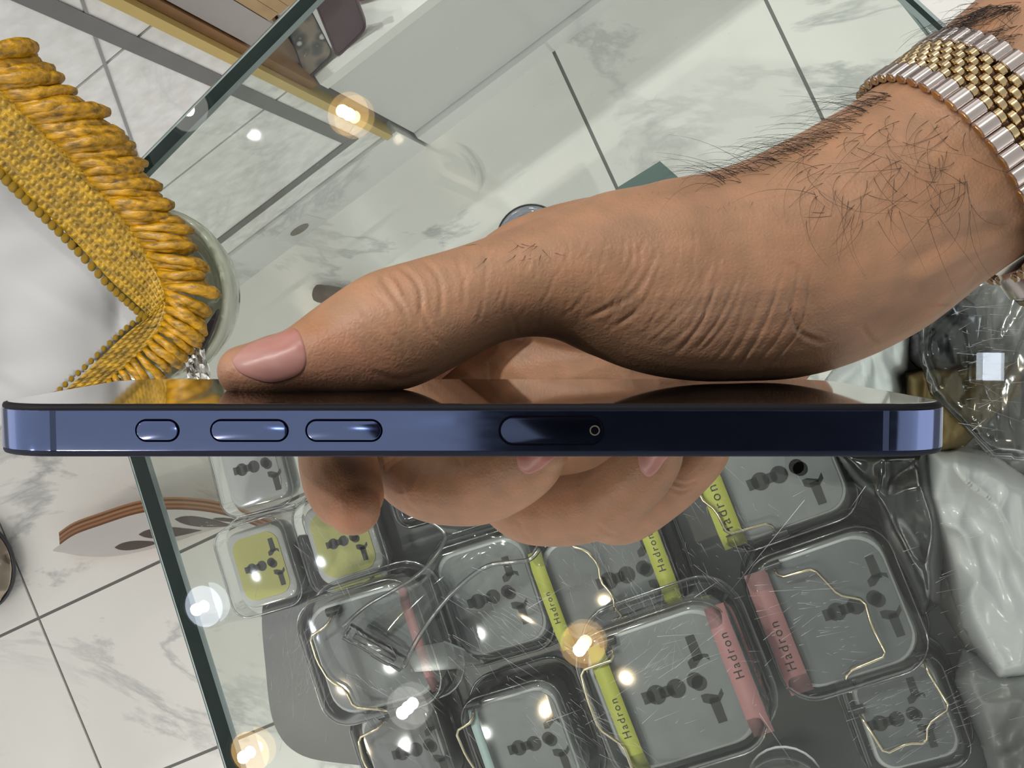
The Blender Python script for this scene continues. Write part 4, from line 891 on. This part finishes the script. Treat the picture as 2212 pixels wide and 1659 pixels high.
def nail(poly, raise_mm=.5):
    """poly: outline on the fingertip as seen; a plate raised along the skin normals"""
    c_ = np.mean(poly, 0); ol = spline(list(poly)+[poly[0]], 5)[:-1, :2]; rings = []
    for k, up_ in ((1.03, -.35), (1.0, .12), (.95, raise_mm*.75), (.75, raise_mm), (.45, raise_mm*1.1), (.15, raise_mm*1.15)):
        rg = []
        for p in ol:
            q = c_+(p-c_)*k; h_ = hit(*q)
            tt = k
            while h_ is None and tt > .1: tt -= .05; h_ = hit(*(c_+(p-c_)*tt))
            if h_ is None: return
            rg.append(h_[0]+h_[1]*(up_/1000))
        rings.append(rg)
    V, Fc = loft(rings, True, False, True); o = mk('fingernail', V, Fc, nailm, per)
    s_ = o.modifiers.new('soft', 'SMOOTH'); s_.iterations = 3
    return o
o = nail([(500, 778), (530, 748), (580, 728), (632, 708), (652, 728), (662, 770), (656, 800), (630, 818), (585, 828), (545, 818), (515, 803)], .28)
if o: o['label'] = 'broad pink thumbnail'
nail([(1116, 992), (1122, 1012), (1140, 1024), (1165, 1016), (1190, 996), (1205, 980), (1160, 975), (1122, 977)], .3)
nail([(1378, 990), (1384, 1015), (1400, 1030), (1418, 1020), (1434, 998), (1445, 980), (1410, 975), (1383, 977)], .3)
# arm hair
r4 = random.Random(8); hv, hf = [], []
def hair(px_, py_, ln, ang, curl, lift, w=.00006):
    h_ = hit(px_, py_)
    if h_ is None: return
    p, nr = h_; a_ = math.radians(ang)
    d_ = ROT @ Vector((math.cos(a_), math.sin(a_), 0)); d_ = (d_-nr*d_.dot(nr)).normalized(); sd = nr.cross(d_)
    pts = []; cur = p-nr*.0003; dirv = (d_+nr*lift).normalized(); k_ = 9; ph_ = r4.uniform(-1, 1)
    for i in range(k_+1):
        pts.append(cur.copy()); cur = cur+dirv*(ln/k_/1000)
        dirv = (dirv+sd*(curl*.28*(1+ph_*i*.15))-nr*(.10 if lift > .3 else .03)).normalized()
    V, Fc = tube(pts, [w*(1-.75*i/k_) for i in range(k_+1)], 3, False)
    b_ = len(hv); hv.extend(V); hf.extend(tuple(q+b_ for q in f_) for f_ in Fc)
for i in range(150):        # along the upper outline of the wrist
    s = r4.random(); x_ = 1560+370*s; yt = np.interp(x_, [1560, 1650, 1760, 1850, 1915], [378, 348, 298, 244, 195])
    hair(x_, yt+4+abs(r4.gauss(0, 14)), r4.uniform(7, 19), 195+r4.gauss(0, 16), r4.gauss(0, .3), r4.uniform(.25, 1.1), .00005)
for i in range(130):        # loose long hairs over the back of the wrist
    x_, y_ = r4.uniform(1740, 2110), r4.uniform(230, 470)
    if y_ > 470-(x_-1740)*.05 or y_ < 320-(x_-1740)*.4: continue
    hair(x_, y_, r4.uniform(6, 20), 235+r4.gauss(0, 40), r4.gauss(0, .6), r4.uniform(.10, .35), .00005)
for i in range(170):        # beyond the bracelet
    x_ = r4.uniform(2075, 2212); y_ = r4.uniform(0, 110) if i % 2 else np.interp(x_, [2075, 2140], [60, 0])+r4.uniform(4, 22)
    hair(x_, y_, r4.uniform(5, 16), 200+r4.gauss(0, 25), r4.gauss(0, .4), r4.uniform(.2, .9))
for i in range(16): hair(r4.uniform(1015, 1185), r4.uniform(515, 560), r4.uniform(2.5, 5), 255+r4.gauss(0, 30), r4.gauss(0, .4), .25)
for i in range(90): hair(r4.uniform(1380, 1640), r4.uniform(392, 440), r4.uniform(1.5, 3.2), 235+r4.gauss(0, 30), r4.gauss(0, .4), .2, .00004)
o = mk('arm_hair', hv, hf, P('hair_black', (.012, .009, .008), .45), per, True); tag(o, kind='stuff')
# the owner's unseen dark torso, added so the phone's end reflects dark
el = hp(3350, -560, 256); tc_ = Vector((.60, .40, 0))
shirt_m = P('dark_shirt', (.018, .019, .024), .85)
rings = [[Vector((tc_.x+a_*math.cos(k*math.pi/14)*.83-b_*math.sin(k*math.pi/14)*.55, tc_.y+a_*math.cos(k*math.pi/14)*.55*.0+b_*math.sin(k*math.pi/14)*.83+a_*math.cos(k*math.pi/14)*-.55, z_)) for k in range(28)]
         for z_, a_, b_ in ((.75, .165, .115), (.95, .16, .11), (1.15, .18, .12), (1.32, .205, .125), (1.42, .20, .115), (1.48, .15, .09), (1.51, .075, .07))]
parts_ = [loft(rings, True, True, True)]
sh_p = Vector((tc_.x-.155, tc_.y+.10, 1.41))
parts_.append(tube([sh_p+Vector((.03, -.02, .02)), sh_p, sh_p.lerp(el, .35), sh_p.lerp(el, .7), el+Vector((.012, .012, .004))], [.07, .075, .066, .06, .054], 16))
V, Fc = merge(parts_); mk('added_shirt', V, Fc, shirt_m, per)
# ------------------------------------------------------------------ bracelet watch around the wrist
pa_, pb_ = hp(1962, 428, 243), hp(2195, 262, 243)
wc = hp(2024, 396, 243)+(pb_-pa_).normalized()*.0083
ax = (pb_-pa_).normalized(); ux = CZ.cross(ax).normalized()
if (ROT.transposed() @ ux).y > 0: ux = -ux                  # ux points down in the picture
vx = ax.cross(ux).normalized()
if vx.dot(CZ) > 0: vx = -vx                                  # vx points to the camera
watch = thing('wristwatch', wc, 'two tone gold and steel bracelet watch worn on the wrist', 'watch')
silver = P('bracelet_steel', (.62, .55, .52), .18, 1.0); wgold = P('bracelet_gold', (.62, .48, .28), .2, 1.0)
def barrel(n_, prof_):
    rings = [[Vector((z_, r_*math.cos(a), r_*.62*math.sin(a))) for a in [2*math.pi*k/n_ for k in range(n_)]] for z_, r_ in prof_]
    return loft(rings, True, True, True)
def smesh(name, vf, mat):
    me_ = bpy.data.meshes.new(name); me_.from_pydata([tuple(v) for v in vf[0]], [], vf[1]); me_.materials.append(mat); me_.polygons.foreach_set('use_smooth', [True]*len(vf[1])); me_.set_sharp_from_angle(angle=math.radians(40)); return me_
L_out = smesh('outer_link', barrel(12, [(-.00205, .0015), (-.0019, .00185), (.0019, .00185), (.00205, .0015)]), silver)
L_in = smesh('centre_link', barrel(10, [(-.00078, .0011), (-.00062, .0015), (.00062, .0015), (.00078, .0011)]), wgold)
L_cap = smesh('link_end', barrel(8, [(-.00012, .0013), (.00012, .0013)]), P('link_end_bronze', (.42, .25, .10), .3, .9))
A_, B_ = .0256, .0300; NL = 46
def wpos(th, off, out=0.0):
    """th: 0 = down in the picture, 90 = towards the camera"""
    return (ux*math.cos(th)*(A_+out)+vx*math.sin(th)*(B_+out)+ax*off), (ux*math.cos(th)/A_+vx*math.sin(th)/B_).normalized()
ths = []; arc = [0]; fine_ = [i*2*math.pi/720 for i in range(721)]
for i in range(720): arc.append(arc[-1]+(wpos(fine_[i+1], 0)[0]-wpos(fine_[i], 0)[0]).length)
for i in range(NL): ths.append(float(np.interp(arc[-1]*i/NL, arc, fine_)))
half = arc[-1]/NL/2
for i, th in enumerate(ths):
    deg = math.degrees(th)
    if 200 < deg < 345: continue                # hidden far side of the wrist is left to the case and clasp
    def put(name, me_, off, th_, s=1.0):
        p, nr = wpos(th_, off); tg = nr.cross(ax).normalized()
        o_ = bpy.data.objects.new(name, me_); COL.objects.link(o_); o_.parent = watch
        m3 = Matrix((ax, tg, nr)).transposed(); o_.matrix_local = Matrix.Translation(p) @ m3.to_4x4()
        return o_
    th2 = float(np.interp((arc[-1]*(i+.5)/NL) % arc[-1], arc, fine_))
    for sgn in (-1, 1): put('outer_link', L_out, sgn*.0062, th)
    put('link_end', L_cap, -.0062-.0021, th)
    for r_ in range(5): put('centre_link', L_in, (r_-2)*.00166, th if r_ % 2 == 0 else th2)
# case, bezel, crown and clasp side below the wrist
def wdisc(r_, h_): return [ux*(h_-.0035)+ax*(.007+r_*.9*math.cos(a))+vx*(r_*math.sin(a)) for a in [2*math.pi*k/40 for k in range(40)]]
raw('case', *loft([wdisc(.014, .027), wdisc(.0168, .0275), wdisc(.0175, .029), wdisc(.0175, .0335), wdisc(.0165, .0345)], True, True, True), silver, watch, True, 40)
raw('bezel', *loft([wdisc(.0166, .0346), wdisc(.0163, .036), wdisc(.0148, .0368), wdisc(.0140, .0362)], True, False, False), wgold, watch, True, 40)
raw('dial', *loft([wdisc(.0141, .0355), wdisc(.0139, .0360)], True, True, True), P('watch_dial', (.5, .4, .25), .3, .5), watch, False)
for sgn in (-1, 1):
    raw('lug', *tube([ux*.029+vx*.013+ax*(sgn*.0075), ux*.0265+vx*.0195+ax*(sgn*.0072)], [.0022, .0016], 8), silver, watch, True, 40)
